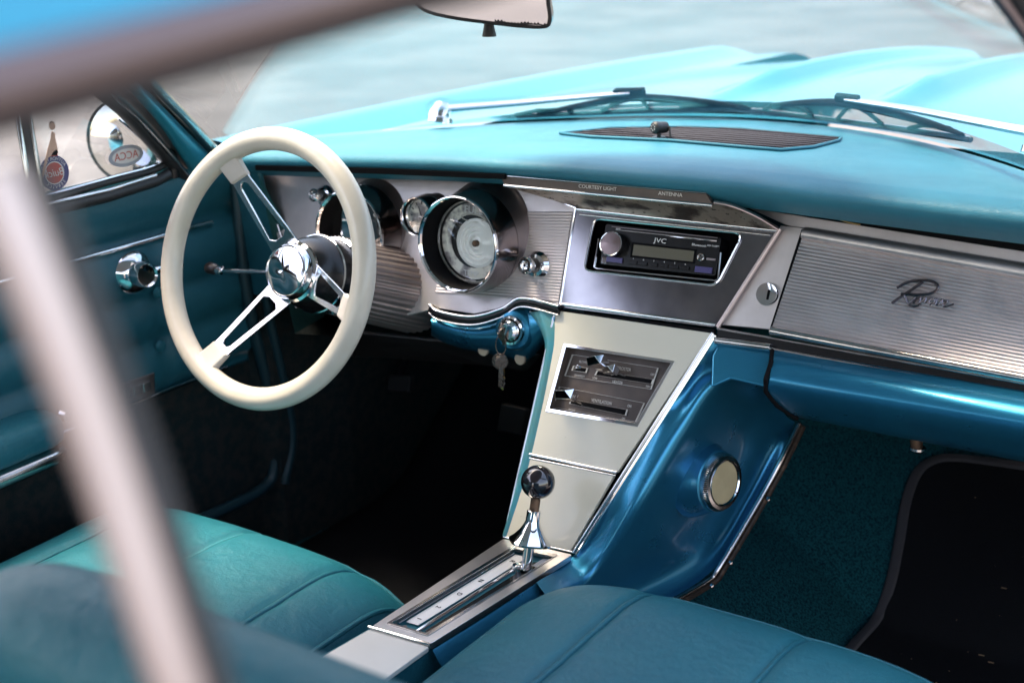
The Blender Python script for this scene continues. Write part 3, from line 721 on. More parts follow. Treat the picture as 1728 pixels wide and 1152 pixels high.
# keys: a thing of its own
ky = empty('key_bunch', 'worn metal keys hanging on a ring from the ignition lock', 'keys')
k0 = ic_+aI*.030+Vector((0, 0, -.004))
kr = k0+Vector((-.003, -.004, -.014))
tube('key_ring', [kr+Vector((.3*.019*math.cos(t), .2*.02*math.cos(t), .014*math.sin(t))) for t in [i*math.pi/14 for i in range(28)]], .0009, M['steel'], ky, closed=True, seg=8)
def key(org, yaw, tilt, ln, mt, head=.0095):
    n = Vector((math.sin(yaw), -math.cos(yaw), 0)); x = Vector((math.cos(yaw), math.sin(yaw), 0)); z = Vector((math.sin(tilt)*x.x, math.sin(tilt)*x.y, -math.cos(tilt))); x = n.cross(z)
    pts = []
    for i in range(14):
        t = R_(60+i*240/13+0); pts.append(org+x*head*math.sin(t-R_(0))*1.0+z*(head-head*math.cos(t)*-1))
    pts = [org+z*head+x*head*math.sin(R_(a))-z*head*math.cos(R_(a)) for a in range(-145, 146, 24)]
    pts += [org+x*.0035+z*(head*2), org+x*.0035+z*(head*2+ln*.3), org+x*.002+z*(head*2+ln*.4), org+x*.0038+z*(head*2+ln*.5), org+x*.0018+z*(head*2+ln*.62), org+x*.0036+z*(head*2+ln*.72), org+x*.002+z*(head*2+ln*.85), org+z*(head*2+ln), org-x*.0035+z*(head*2+ln*.9), org-x*.0035+z*(head*2)]
    return prism('key', pts, n*.0020, mt, ky, bev=.0003)
key(kr+Vector((-.003, 0, -.012)), .35, .10, .028, M['steel'], .0115)
key(kr+Vector((.002, -.003, -.013)), .9, -.05, .028, M['steel'], .0095)
key(kr+Vector((.000, .003, -.013)), .1, .0, .036, M['brass'], .0085)
k = key(ic_+aI*.030+Vector((0, -.001, .008)), 1.3, 0, .006, M['steel'], .010)
# cream pull knobs under the panel
for px, nm in (((822, 588), 1), ((884, 603), 2)):
    kb = part('pull_knob'); c = U(*px, y=.245)
    lathe('knob_cap', [(.0, .012), (.008, .011), (.0085, .008), (.004, .005), (.004, -.012)], c, (0, -1, .05), M['kcream'], kb, seg=24)

# ================================================================== CENTRE CONSOLE
PP = PL((0, .232, .783), tuple(Vector((1, 0, 0)).cross(Vector((0, .147, .273)))))
_n = Vector(PP[1]); 
if _n.y > 0: PP = (PP[0], tuple(-_n))
nP = Vector(PP[1])
def C(px, py, off=0.): return U(px, py, pl=PP, off=off)
co = part('console')
# blue flank on the driver's side
rows = [[C(x, y, .002) for x, y in [(895, 527), (915, 560), (921, 600), (900, 700), (878, 800), (850, 903)]],
        [C(x, y, .001) for x, y in [(937, 527), (938, 560), (934, 600), (914, 700), (890, 800), (856, 906)]]]
r0 = [spline(r, 6) for r in rows]
rr = [[p+Vector((.004, .12, -.02)) for p in r0[0]], [p+Vector((.0, .02, -.004)) for p in r0[0]], [p+nP*.003 for p in r0[0]], [p*.5+q*.5+nP*.006 for p, q in zip(*r0)], [p+nP*.003 for p in r0[1]]]
loft('driver_flank', rr, M['paintw'], co)
up_ = [(939, 524), (1200, 562), (1041, 797), (890, 762)]; lo_ = [(889, 771), (1037, 800), (963, 928), (852, 905)]
def quadplate(name, q, off, th, mt, parent, r=.003): return prism(name, rquad([C(*p, off=off) for p in q], r, 4), -nP*th, mt, parent, bev=.0008)
# window in the upper plate for the climate panel
wq = [(953, 581), (1137, 610), (1075, 718), (922, 692)]
ringprism('cream_plate', rquad([C(*p, off=.004) for p in up_], .002, 4), rquad([C(*p, off=.004) for p in wq], .0015, 4), -nP*.006, M['cream'], co, bev=.0006)
quadplate('cream_plate', lo_, .004, .006, M['cream'], co)
for a, b, r in (((937, 524), (850, 906), .0017), ((1203, 562), (967, 932), .0024), ((889, 765), (1041, 797), .0020), ((886, 771), (1039, 802), .0010), ((852, 906), (966, 931), .0014)):
    tube('console_molding', [C(*a, off=.004), C(*b, off=.004)], r, M['chrome'], co, seg=10)
tube('console_molding', [C(1207, 566, .002), C(972, 936, .002)], .0022, M['chrome'], co, seg=8)
prism('top_edge_gap', [C(940, 521, .003), C(1206, 556, .003), C(1204, 563, .003), C(939, 526, .003)], -nP*.004, M['mblack'], co)
# passenger flank (painted pressing)
def Tz(px, py, z): return U(px, py, z=z)
L0 = [C(1206, 566, .001), C(1165, 628, .001), C(1110, 715, .001), C(1045, 815, .001), C(968, 937, .001), Tz(905, 982, .511)]
L1 = [U(1232, 596, x=.186), U(1178, 640, x=.150), U(1128, 720, x=.134), U(1060, 832, x=.105), U(985, 952, x=.065), Tz(918, 1000, .505)]
L2 = [U(1268, 622, x=.205), U(1200, 650, x=.172), U(1148, 735, x=.150), U(1080, 850, x=.122), U(1000, 965, x=.080), Tz(930, 1016, .50)]
L3 = [U(1285, 640, x=.207), U(1222, 664, x=.174), U(1172, 750, x=.150), U(1100, 868, x=.122), U(1012, 978, x=.082), Tz(938, 1030, .49)]
L4 = [U(1305, 668, x=.190), U(1260, 700, x=.160), U(1215, 800, x=.140), U(1150, 920, x=.115), U(1050, 1005, x=.085), Tz(960, 1065, .46)]
L5 = [U(1325, 700, x=.192), U(1302, 740, x=.165), U(1258, 835, x=.148), U(1185, 950, x=.128), U(1080, 1025, x=.10), Tz(985, 1090, .43)]
L6 = [U(1342, 712, x=.200), U(1328, 745, x=.182), U(1278, 838, x=.163), U(1206, 958, x=.145), U(1095, 1032, x=.115), Tz(1000, 1105, .41)]
rows = [spline(r, 8) for r in (L0, L1, L2, L3, L4, L5, L6)]
rows = [list(r) for r in zip(*[spline([r[k] for r in rows], 5) for k in range(len(rows[0]))])]
loft('passenger_flank', rows, M['paint'], co)
tr_ = spline([p+Vector((.003, 0, 0)) for p in [U(1346, 712, x=.203), U(1310, 785, x=.180), U(1268, 860, x=.165), U(1212, 953, x=.149), U(1188, 980, x=.140), U(1095, 1034, x=.118)]], 6)
tube('flank_molding', tr_, .0035, M['wchrome'], co, seg=10)
tube('flank_flange', [p+Vector((.004, .004, -.006)) for p in tr_], .0042, M['dbrown'], co, seg=8)
for i in (10, 17, 24): lathe('flange_screw', [(.0, .003), (.0035, .002), (.004, 0)], tr_[i]+Vector((.009, 0, -.004)), (1, -.3, .2), M['chrome'], co, seg=12)
# top cap piece + chrome hinge under the glovebox
prism('flank_top', [U(1212, 575, y=.232), U(1303, 588, y=.232), U(1296, 655, y=.198), U(1232, 640, y=.192), U(1198, 655, y=.180), U(1200, 600, y=.215)], (0, .01, -.003), M['paint'], co, bev=.004, seg=3)
tube('chrome_cap', [U(1208, 574, y=.228), U(1301, 586, y=.228)], .0052, M['wchrome'], co, seg=12)
tube('chrome_cap', [U(896, 527, y=.228), U(933, 531, y=.228)], .0035, M['wchrome'], co, seg=12)
# round vent / speaker on the flank
sp_ = part('console_speaker', 'round gold cloth speaker with knurled chrome ring on the blue console')
c = U(1212, 812, x=.168); aS = Vector((1, -.22, .12)).normalized()
lathe('speaker_cup', [(.055, -.035), (.050, -.022), (.044, -.012), (.041, -.002), (.036, .0)], c, aS, M['paint'], sp_, seg=56)
lathe('knurled_ring', [(.0385, -.002), (.0385, .007), (.0355, .011), (.031, .0115), (.030, .008)], c, aS, M['wchrome'], sp_, seg=360, ripple=(.008, 90, (0, 1, 2)))
lathe('inner_ring', [(.0305, .009), (.0295, .0125), (.028, .011)], c, aS, M['chrome'], sp_, seg=56)
lathe('speaker_cloth', [(.0282, .0095), (.015, .0102), (0, .0104)], c, aS, M['cloth'], sp_, seg=48)

# climate controls
cl = part('climate_panel', 'smoked metal heater and ventilation control plate with two slide levers')
def cq(q, off): return [C(*p, off=off) for p in q]
prism('backplate', cq([(950, 578), (1140, 608), (1077, 722), (919, 694)], -.010), -nP*.002, M['bronze'], cl)
ringprism('plate_frame', cq([(951, 579), (1139, 609), (1076, 720), (920, 694)], .0048), cq([(955, 585), (1132, 612), (1073, 713), (927, 689)], .0048), -nP*.0008, M['chrome'], cl, bev=.0003)
ringprism('recess_wall', cq([(952, 580), (1138, 609), (1076, 719), (921, 693)], .004), cq([(954, 583), (1133, 611), (1074, 715), (925, 690)], .004), -nP*.014, M['bronze'], cl)
def climb(q, off=-.0092):
    o = cq(q, off); cen = sum(o, Vector())/4; i_ = [p+(cen-p).normalized()*.0016 for p in o]
    return ringprism('slot_frame', o, i_, nP*.0016, M['ink'], cl)
climb([(966, 598), (1112, 621), (1100, 657), (953, 634)]); climb([(944, 652), (1089, 680), (1074, 712), (932, 687)])
climb([(968, 617), (993, 621), (990, 629), (965, 625)]); climb([(1008, 625), (1104, 640), (1101, 648), (1004, 633)]); climb([(964, 673), (1060, 691), (1057, 701), (961, 681)])
for q in ([(1009, 627), (1103, 641), (1100, 647), (1006, 632)], [(965, 675), (1059, 692), (1056, 700), (962, 680)], [(969, 619), (991, 622), (989, 628), (967, 624)]):
    prism('slot_opening', cq(q, -.0088), nP*.0003, M['mblack'], cl)
xc_ = (C(1112, 621)-C(966, 598)).normalized(); uc = nP.cross(xc_)
def ct(s, x, y, size=.0058, st=.75): text('lettering', s, C(x, y, -.0085), xc_, uc, size, M['ink'], cl, ext=.0001, stretch=st)
ct('BLOWER', 985, 611, .0046); ct('DEFROSTER', 1050, 622, .0064); ct('OFF', 1101, 632, .0044); ct('HEATER', 1042, 645, .0056); ct('MAX', 1094, 652, .0042); ct('DE-HUMIDIFY', 978, 634, .0034); ct('LOW', 1004, 638, .004)
ct('VENTILATION', 1015, 678, .0064); ct('LEFT', 972, 668, .0046); ct('RIGHT', 965, 692, .0046); ct('ON', 1062, 685, .005); ct('ON', 1052, 706, .004)
def lever(b, t, s, n0=.03):
    """slide lever: stem from the slot, faceted wedge cap"""
    lv = 'slide_lever'; p0 = C(*b, off=-.009); p1 = C(*t, off=n0-.009)
    st_ = tube('lever_stem', [p0, p0*.4+p1*.6], .0028, M['chrome'], cl, seg=8, flat=.5)
    d = (p1-p0).normalized(); x = xc_; y = d.cross(x).normalized(); x = y.cross(d)
    s0 = [p0*.45+p1*.55+x*a*.006*s+y*c*.0035*s for a, c in ((-1, -1), (1, -1), (1, 1), (-1, 1))]
    s1 = [p1+x*a*.0105*s+y*c*.0050*s for a, c in ((-1, -1), (1, -1), (1, 1), (-1, 1))]
    top = [p1+d*.007*s+x*a*.007*s for a in (-1, 1)]
    vs = s0+s1+top
    fs = [[0, 1, 2, 3], [0, 1, 5, 4], [1, 2, 6, 5], [2, 3, 7, 6], [3, 0, 4, 7], [4, 5, 9, 8], [6, 7, 8, 9], [5, 6, 9], [7, 4, 8]]
    mesh(lv, vs, fs, M['chrome'], cl, bev=.0006)
lever((1040, 632), (1005, 608), 1.35, .030); lever((1054, 634), (1028, 622), 1.15, .020); lever((982, 682), (953, 664), 1.45, .030)
lever((970, 622), (977, 618), .35, .008)

# horizontal part of the console with the selector gate
zc = .512
def T(px, py, z=zc): return U(px, py, z=z)
gt = part('selector_gate', 'chrome gear selector gate with numbered white scale')
go = [(850, 908), (966, 935), (727, 1085), (627, 1056)]; gi = [(867, 921), (942, 936), (722, 1073), (652, 1052)]
O = [T(*p) for p in go]; I = [T(*p) for p in gi]
ringprism('gate_surround', rquad(O, .004), rquad(I, .002), (0, 0, -.008), mat('satin_gate', (.74, .71, .69), .30, 1., var=(8, (.66, .63, .62), .4, .7)), gt, bev=.0012)
prism('gate_well', [Vector(p)+Vector((0, 0, -.010)) for p in I], (0, 0, -.002), M['fascia'], gt)
ringprism('inner_molding', rquad(I, .002), rquad([T(*p) for p in [(869, 926), (934, 940), (719, 1068), (661, 1051)]], .002), (0, 0, .0012), M['wchrome'], gt, bev=.0004)
def gz(u, v, z=-.0095):   # u across 0..1 (left-right), v along 0 (front) .. 1 (rear)
    a = I[0]*(1-u)+I[1]*u; b = I[3]*(1-u)+I[2]*u; return a*(1-v)+b*v+Vector((0, 0, z))
prism('white_scale', [gz(.13, .04, -.007), gz(.42, .04, -.007), gz(.42, .90, -.007), gz(.13, .90, -.007)], (0, 0, .001), mat('scale_white', (.72, .72, .70), .3), gt, bev=.0004)
prism('white_scale', [gz(.72, .02, -.007), gz(.93, .02, -.007), gz(.93, .12, -.007), gz(.72, .12, -.007)], (0, 0, .001), M['stw'], gt, bev=.0004)
prism('selector_slot', [gz(.62, .06, -.0090), gz(.78, .06, -.0090), gz(.80, .92, -.0090), gz(.64, .92, -.0090)], (0, 0, .0006), M['black'], gt)
tube('slot_rail', [gz(.50, .05, -.007), gz(.55, .95, -.007)], .0022, M['chrome'], gt, seg=8)
tube('slot_rail', [gz(.07, .03, -.006), gz(.05, .93, -.006)], .0016, M['chrome'], gt, seg=8)
tube('slot_rail', [gz(.90, .12, -.006), gz(.94, .95, -.006)], .0020, M['darkalu'], gt, seg=8)
lathe('gate_screw', [(0, .005), (.003, .005), (.0042, .003), (.0042, 0)], gz(.28, .955, -.009), (0, 0, 1), M['chrome'], gt, seg=16)
lathe('gate_stud', [(0, .012), (.005, .0115), (.006, .009), (.005, 0)], gz(.60, .20, -.009), (0, 0, 1), M['chrome'], gt, seg=20)
for s, v in (('R', .12), ('N', .38), ('D', .55), ('2', .71), ('1', .85)):
    text('lettering', s, gz(.28, v, -.0055), (0, -1, 0), (1, 0, 0), .009, M['black'], gt, ext=.0001)
# console rear deck (cream lid) and side walls
rd = [(624, 1060), (725, 1090), (520, 1238), (425, 1175)]
prism('cream_lid', rquad([T(*p, z=zc-.001) for p in rd], .004), (0, 0, -.006), mat('cream_lid_enamel', (.66, .65, .60), .32, coat=.3, var=(7, (.60, .58, .52), .35, .75)), co, bev=.0012)
tube('console_molding', [T(622, 1057, zc+.001), T(726, 1087, zc+.001)], .0020, M['chrome'], co, seg=8)
prism('console_body', [T(x, y, zc-.009) for x, y in [(856, 910), (970, 937), (730, 1088), (505, 1250), (405, 1180), (622, 1058)]], (0, 0, -.12), M['vinyl'], co, bev=.004)
prism('console_base', [C(862, 900, -.006), C(968, 925, -.006), C(1188, 580, -.02), C(945, 540, -.02)], (0, .10, -.02), M['mblack'], co)
loft('flank_foot', [spline([T(905, 983, zc-.005), T(820, 1040, zc-.004), T(730, 1096, zc-.004)], 5), spline([T(918, 1002, zc-.016), T(830, 1060, zc-.016), T(740, 1116, zc-.016)], 5), spline([T(960, 1050, zc-.07), T(860, 1100, zc-.07), T(770, 1160, zc-.07)], 5)], M['paint'], co)

# gear shifter
gs = part('gear_shifter', 'floor shifter with black ball knob and flared chrome collar')
base = gz(.70, .16, -.008); kn = U(908, 813, y=base.y+.030)
dS = (kn-base).normalized(); Ls = (kn-base).length
tube('shift_lever', [base, base+dS*Ls*.45], .0068, M['chrome'], gs, seg=20)
h0 = Ls*.30; ch = .38*Ls/.053
cc = base+dS*h0
lathe('chrome_collar', [(a_, b_*ch) for a_, b_ in [(.006, .0), (.0225, -.001), (.0265, .001), (.0270, .004), (.0215, .010), (.0155, .019), (.0110, .029), (.0090, .036), (.0088, .052), (.0080, .053), (.005, .053)]], cc, dS, M['chrome'], gs, seg=6*8, up=(0, 1, 0), sx=1.0, sy=1.05, ripple=(.07, 4, (1, 2, 3, 4, 5)))
tube('neck', [cc+dS*.050*ch, base+dS*(Ls-.020)], .0062, M['brown'], gs, seg=16)
bm_prof = [(0, .0215)]+[(.0215*math.sin(R_(a)), .0215*math.cos(R_(a))) for a in range(8, 165, 6)]+[(.0062, -.0206)]
lathe('ball_knob', bm_prof, kn, dS, mat('phenolic_black', (.012, .008, .010), .14, coat=1.), gs, seg=48)

# ================================================================== STEERING
W = Vector((-.379, 0, .850)); tw = R_(17.5)
nW = Vector((0, -math.cos(tw), math.sin(tw))); uW = Vector((0, math.sin(tw), math.cos(tw))); rW = Vector((1, 0, 0))
sw = part('steering_wheel', 'ivory rimmed three spoke steering wheel with slotted chrome spokes')
Rm, rm = .1715, .0155
def wheelrim():
    vs, fs = [], []; n, k = 160, 28
    for i in range(n):
        a = 2*math.pi*i/n; d = rW*math.cos(a)+uW*math.sin(a)
        for j in range(k):
            t = 2*math.pi*j/k; rr_ = rm
            g = abs(math.sin(t)-.55); rr_ *= 1-.11*math.exp(-((t-2.15)/.09)**2)-.09*math.exp(-((t-1.72)/.08)**2)
            vs.append(W+d*(Rm+rr_*1.0*math.cos(t))+nW*(rr_*.93*math.sin(t)))
    for i in range(n):
        l = (i+1) % n
        for j in range(k): q = (j+1) % k; fs.append([i*k+j, l*k+j, l*k+q, i*k+q])
    return mesh('rim', vs, fs, M['ivory'], sw, smooth=True)
wheelrim()
H = W-nW*.060      # hub plane, behind the rim
def spoke(ang, px_end=None):
    d = (rW*math.cos(ang)+uW*math.sin(ang)); s = d.cross(nW)
    def P(l, w_, h): # l along, w_ across, h dish
        return H+d*l+s*w_+nW*h
    r0, r1 = .030, .145
    def dish(l): return -.002+.056*((l-r0)/(r1-r0))
    wid = lambda l: .0235-.0085*min(1, (l-r0)/(.10))
    slot0, slot1 = .050, .130
    ow = lambda l: (wid(l)-.0062)*(1-.25*(l-slot0)/(slot1-slot0))
    ol, il = [], []
    ls = [r0+(r1-r0)*i/16 for i in range(17)]
    outer = [P(l, wid(l), dish(l)) for l in ls]+[P(l, -wid(l), dish(l)) for l in reversed(ls)]
    sl_ = [slot0+(slot1-slot0)*i/16 for i in range(17)]
    def tap(i): return min(1, math.sin(math.pi*min(max((i+.8)/17.6, 0), 1))*3.2)
    inner = [P(l, ow(l)*tap(i), dish(l)) for i, l in enumerate(sl_)]+[P(l, -ow(l)*tap(i), dish(l)) for i, l in reversed(list(enumerate(sl_)))]
    ringprism('spoke', outer, inner, -nW*.0035, M['schrome'], sw, bev=.0008)
    e0, e1 = .134, .162
    w0, w1 = .0158, .0180
    t0_, t1_ = .0052, .008
    vs = []
    for l, w_, t_ in ((e0, w0, t0_), (e0+.018, w0*1.03, t0_*1.3), (e1, w1, t1_)):
        for a, b in ((-1, -1), (1, -1), (1, 1), (-1, 1)): vs.append(P(l, a*w_, dish(l)-.002+b*t_))
    fs = [[0, 1, 2, 3], [8, 11, 10, 9]]
    for k_ in (0, 4):
        for i in range(4): fs.append([k_+i, k_+(i+1) % 4, k_+4+(i+1) % 4, k_+4+i])
    mesh('spoke_sleeve', vs, fs, M['ivory2'], sw, bev=.003, seg=3)
for a in (R_(123), R_(240), R_(-12)): spoke(a)
lathe('hub_ring', [(.037, -.006), (.0415, -.003), (.042, .002), (.0385, .0045), (.0375, .002), (.0375, .012), (.0355, .0165), (.0345, .0145)], H, nW, M['chrome'], sw, seg=56)
def capmesh():
    a, u, v = frame(nW); vs, fs = [], []; n, m_ = 72, 20
    for i in range(n):
        th = 2*math.pi*i/n
        for j in range(m_+1):
            r = .035*j/m_; h = 0.0158+.0050*(1-(j/m_)**2)+.0006*math.sin(3*th+.4)*math.sin(math.pi*j/m_)
            if j == m_: h = .0125
            vs.append(H+(u*math.cos(th)+v*math.sin(th))*r+nW*h)
    for i in range(n):
        l = (i+1) % n
        for j in range(m_): fs.append([i*(m_+1)+j, l*(m_+1)+j, l*(m_+1)+j+1, i*(m_+1)+j+1])
    return mesh('horn_cap', vs, fs, M['chrome'], sw, smooth=True)
capmesh()
lathe('hub_adapter', [(.038, .0), (.043, -.006), (.050, -.022), (.052, -.036), (.0535, -.038), (.0535, -.042), (.050, -.044), (.040, -.046)], H-nW*.004, nW, M['black'], sw, seg=56)
lathe('adapter_ring', [(.0535, -.0385), (.0550, -.040), (.0535, -.0425)], H-nW*.004, nW, M['chrome'], sw, seg=56)
sc = part('steering_column', 'steering column with ribbed grey shroud and turn signal stalk')
cb = H-nW*.046
lathe('column_collar', [(.0, 0), (.046, 0), (.050, -.004), (.0505, -.030), (.047, -.036)], cb, nW, M['black'], sc, seg=48)
lathe('beaded_ring', [(.051, -.034), (.0545, -.037), (.051, -.041)], cb, nW, M['chrome'], sc, seg=144, ripple=(.02, 48, (1,)))
# ribbed shroud, a wide tapering drum
def shroud():
    vs, fs = [], []; n, m_ = 160, 12
    for j in range(m_+1):
        t = j/m_; o = cb-nW*(.038+.15*t)+rW*(.018*t)+Vector((0, 0, -.012*t))
        for i in range(n):
            th = 2*math.pi*i/n; rr_ = (.054+.010*t)*(1+(.03 if (i//2) % 2 else 0))
            vs.append(o+rW*rr_*math.cos(th)*(1.0+.25*t)+uW*rr_*math.sin(th)*(1-.05*t))
    for j in range(m_):
        for i in range(n): l = (i+1) % n; fs.append([j*n+i, (j+1)*n+i, (j+1)*n+l, j*n+l])
    return mesh('ribbed_shroud', vs, fs, M['shroud'], sc)
shroud()
s0 = cb-nW*.012
s1 = U(348, 451, y=s0.y-.015); s2 = U(372, 456, y=s0.y-.012)
tube('signal_stalk', [s0, s2], .0032, M['chrome'], sc, seg=12)
lathe('stalk_collar', [(.0032, -.004), (.0065, -.002), (.0065, .006), (.005, .008)], s2, (s1-s2), M['chrome'], sc, seg=20)
lathe('stalk_knob', [(.0062, .006), (.0082, .010), (.0090, .021), (.007, .025), (0, .0255)], s2, (s1-s2), M['wood'], sc, seg=24)
# underside panel, pedals in the dark
ul = prism('under_dash_panel', [U(560, 600, y=.26), U(600, 560, y=.25), U(740, 575, y=.26), U(900, 600, y=.28), U(880, 625, y=.34), U(760, 604, y=.33)], (0, .02, -.004), M['darkalu'], ld, bev=.002)
for q, nm in (([(655, 632), (692, 634), (690, 662), (652, 660)], 'brake_pedal'), ([(845, 680), (888, 690), (880, 734), (838, 726)], 'accelerator_pedal')):
    prism(nm, [U(*p, y=.52) for p in q], (0, .015, -.004), M['rubber'], car, bev=.003)
tube('pedal_arm', [U(672, 640, y=.53), U(700, 560, y=.60)], .008, M['mblack'], car, seg=8)

# ================================================================== DRIVER'S DOOR
dr = part('door', "driver's door with quilted teal vinyl panel and chrome strips")
XD = -.700
def S(px, py, off=0.): return U(px, py, x=XD+off)
zs = [S(*p).z for p in ((180, 430), (330, 545), (330, 640), (250, 690))]
seams = [.832, .745, .675, .597]      # heights of the quilting seams
def doorf(u, v):
    y = -1.25+1.53*u; z = .935-.74*v; off = 0.
    if z > .832: t = (.935-z)/.103; off = .030*math.sin(math.pi*min(1, t*.9+.10))**1.0*(1-.35*t)
    elif z > .597:
        for a, b in zip(seams[:-1], seams[1:]):
            if b <= z <= a: q = (a-z)/(a-b); off = .010+.018*math.sin(math.pi*q)**.45; break
        off -= .010*math.exp(-((y-.09)/.006)**2)
    else: off = .006
    return Vector((XD+off-.018, y, z))
grid('door_panel', doorf, 110, 90, M['doorv'], dr)
for z, r, m_ in ((.832, .0042, 'chrome'), (.590, .0036, 'chrome')):
    tube('chrome_strip', [Vector((XD+.004, -1.2, z)), Vector((XD+.004, -.3, z)), Vector((XD+.004, .21, z))], r, M[m_], dr, seg=10)
for px in ((262, 493), (266, 582)):
    p = S(*px); lathe('upholstery_button', [(0, .006), (.007, .0045), (.0095, .0)], Vector((XD+.006, p.y, p.z)), (1, 0, 0), M['vinyl'], dr, seg=24)
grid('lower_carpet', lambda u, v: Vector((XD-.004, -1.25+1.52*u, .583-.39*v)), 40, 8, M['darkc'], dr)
# handle escutcheon + lever
hc = S(225, 460, .010); aX = Vector((1, -.12, .05)).normalized()
lathe('handle_escutcheon', [(.031, 0), (.032, .004), (.025, .013), (.019, .016), (.0185, .034), (.017, .037), (.0145, .034), (0, .033)], hc, aX, M['chrome'], dr, seg=48)
tube('handle_lever', spline([hc+aX*.022+Vector((0, .01, .0)), hc+aX*.026+Vector((0, .035, .0)), hc+aX*.022+Vector((0, .062, -.008)), hc+aX*.016+Vector((0, .080, -.004))], 5), [.006]*5+[.005]*5+[.0065]*6, M['chrome'], dr, seg=12)
# armrest
ar = [Vector((XD+.01, y, .545)) for y in (-1.0, -.33, -.255)]
def armf(i, th):
    y, s_ = ((-1.0, 1), (-.60, 1), (-.36, 1), (-.30, .95), (-.262, .75), (-.245, .25))[i]
    return Vector((XD+.035+.035*s_*math.cos(th), y, .560+.026*s_*math.sin(th)))
ac = Vector(S(30, 735)); 
rows = [[Vector((XD+.030+.040*s_*math.copysign(abs(math.cos(t))**.6, math.cos(t)), ac.y+dy, ac.z+.012+.026*s_*math.copysign(abs(math.sin(t))**.6, math.sin(t)))) for t in [2*math.pi*k/24 for k in range(24)]] for dy, s_ in ((-.7, 1), (-.3, 1), (-.05, 1), (.01, .97), (.03, .85), (.04, .5), (.042, .05))]
loft('armrest', rows, M['vinyl'], dr, closed=True)
rows = [[p-Vector((-.004, .002, .030)) for p in r] for r in rows]
loft('armrest_base', [[Vector((p.x, p.y, p.z*.5+(ac.z-.028)*.5)) for p in r] for r in rows], M['wchrome'], dr, closed=True)
# switch plate
sq = [(185, 655), (262, 628), (262, 665), (190, 690)]
prism('switch_plate', [S(*p, off=.012) for p in sq], (-.01, 0, 0), M['darkalu'], dr, bev=.002)
for i in range(4):
    t0_ = .12+i*.22; q = [S(*p, off=.014) for p in sq]
    a_ = q[0]*(1-t0_)+q[1]*t0_; b_ = q[3]*(1-t0_)+q[2]*t0_; box('window_switch', (a_+b_)/2, (0, .008, 0), (0, 0, .008), (.004, 0, 0), M['wchrome'], dr, bev=.002)
lathe('door_mirror_control', [(0, .010), (.008, .008), (.012, .0)], S(110, 700, .012), (1, 0, 0), M['chrome'], dr, seg=20)
# window sill and frames
sill = [S(40, 368, .012), S(75, 357, .012), S(180, 332, .012), S(262, 306, .012), S(284, 294, .012)]
tube('window_sill', [Vector((XD+.0, -1.25, sill[1].z))]+sill, .0085, M['rubber'], dr, seg=12)
tube('sill_molding', [p+Vector((.003, 0, .0095)) for p in [Vector((XD+.0, -1.25, sill[1].z))]+sill[:-1]], .0030, M['chrome'], dr, seg=10)
div = [S(62, 352, .008), S(36, 195, -.0), S(25, 120, -.02)]
tube('vent_divider', div, .0085, M['rubber'], dr, seg=12)
tube('divider_molding', [p+Vector((.005, -.010, 0)) for p in div], .0045, M['chrome'], dr, seg=10)
tube('divider_molding', [p+Vector((.006, .008, 0)) for p in div], .0038, M['wchrome'], dr, seg=10)
vw = part('vent_window', "driver's triangular vent window with two stickers on the glass"); 
vt = [S(70, 331), S(268, 278), S(276, 262), S(163, 160), S(120, 100, -.03), S(40, 90, -.03)]
prism('vent_glass', vt, (-.003, 0, 0), M['glass'], vw)
tube('vent_frame', spline([S(78, 338, .004), S(180, 308, .004), S(262, 286, .004), S(279, 270, .004), S(262, 243, .004), S(205, 190, .0), S(150, 140, -.02), S(110, 100, -.03)], 5), .0055, M['rubber'], vw, seg=10)
tube('frame_molding', spline([S(74, 330, .007), S(180, 301, .007), S(255, 281, .007), S(267, 268, .007), S(250, 245, .007), S(200, 200, .003)], 5), .0020, M['chrome'], vw, seg=8)
tube('outer_frame', spline([S(292, 300, .006), S(290, 270, .006), S(270, 238, .004), S(215, 178, .0), S(160, 120, -.02)], 5), .010, M['black'], vw, seg=10)
tube('outer_molding', spline([S(296, 292, .012), S(292, 264, .012), S(275, 236, .010), S(222, 172, .004), S(170, 118, -.02)], 5), .0030, M['chrome'], vw, seg=8)
# side glass of the door (raised) behind the divider
prism('side_glass', [Vector((XD-.004, -1.2, .93)), S(58, 350, -.004), S(30, 180, -.006), Vector((XD-.02, -1.1, 1.08))], (-.003, 0, 0), M['glass'], dr)
# stickers, printed to be read from outside
def Gv(px, py, off=.0008): return S(px, py, off)
def disc(name, cen, R1, R0, mt, parent, off): 
    lathe(name, [(R1, off), (R0, off)] if R0 else [(R1, off), (0, off)], cen, (1, 0, 0), mt, parent, seg=40)
sc0 = Gv(91, 292, 0.)
s1_ = part('round_sticker', 'round service sticker with seated pin-up figure on the vent window'); RS = .0245
disc('outer_band', sc0, RS, RS*.62, M['navy'], s1_, .0008); disc('cream_ring', sc0, RS*.66, RS*.60, M['stw'], s1_, .0010); disc('red_centre', sc0, RS*.60, 0, M['red'], s1_, .0009)
text('lettering', 'Buick', sc0+Vector((.0012, 0, 0)), (0, -1, 0), (0, 0, 1), RS*.62, M['stw'], s1_, ext=.0001, shear=.2)
def arctext(s, cen, r, a0, a1, size, mt, parent, flip=False):
    for i, ch in enumerate(s):
        t = R_(a0+(a1-a0)*(i+.5)/len(s)); rd_ = Vector((0, -math.cos(t), math.sin(t))); tg = Vector((0, -math.sin(t), -math.cos(t))) * (1)
        if flip: text('lettering', ch, cen+rd_*r, -tg, -rd_, size, mt, parent, ext=.0001)
        else: text('lettering', ch, cen+rd_*r, tg, rd_, size, mt, parent, ext=.0001)
arctext('AUTHORIZED', sc0+Vector((.0012, 0, 0)), RS*.81, 160, 20, RS*.27, M['stw'], s1_)
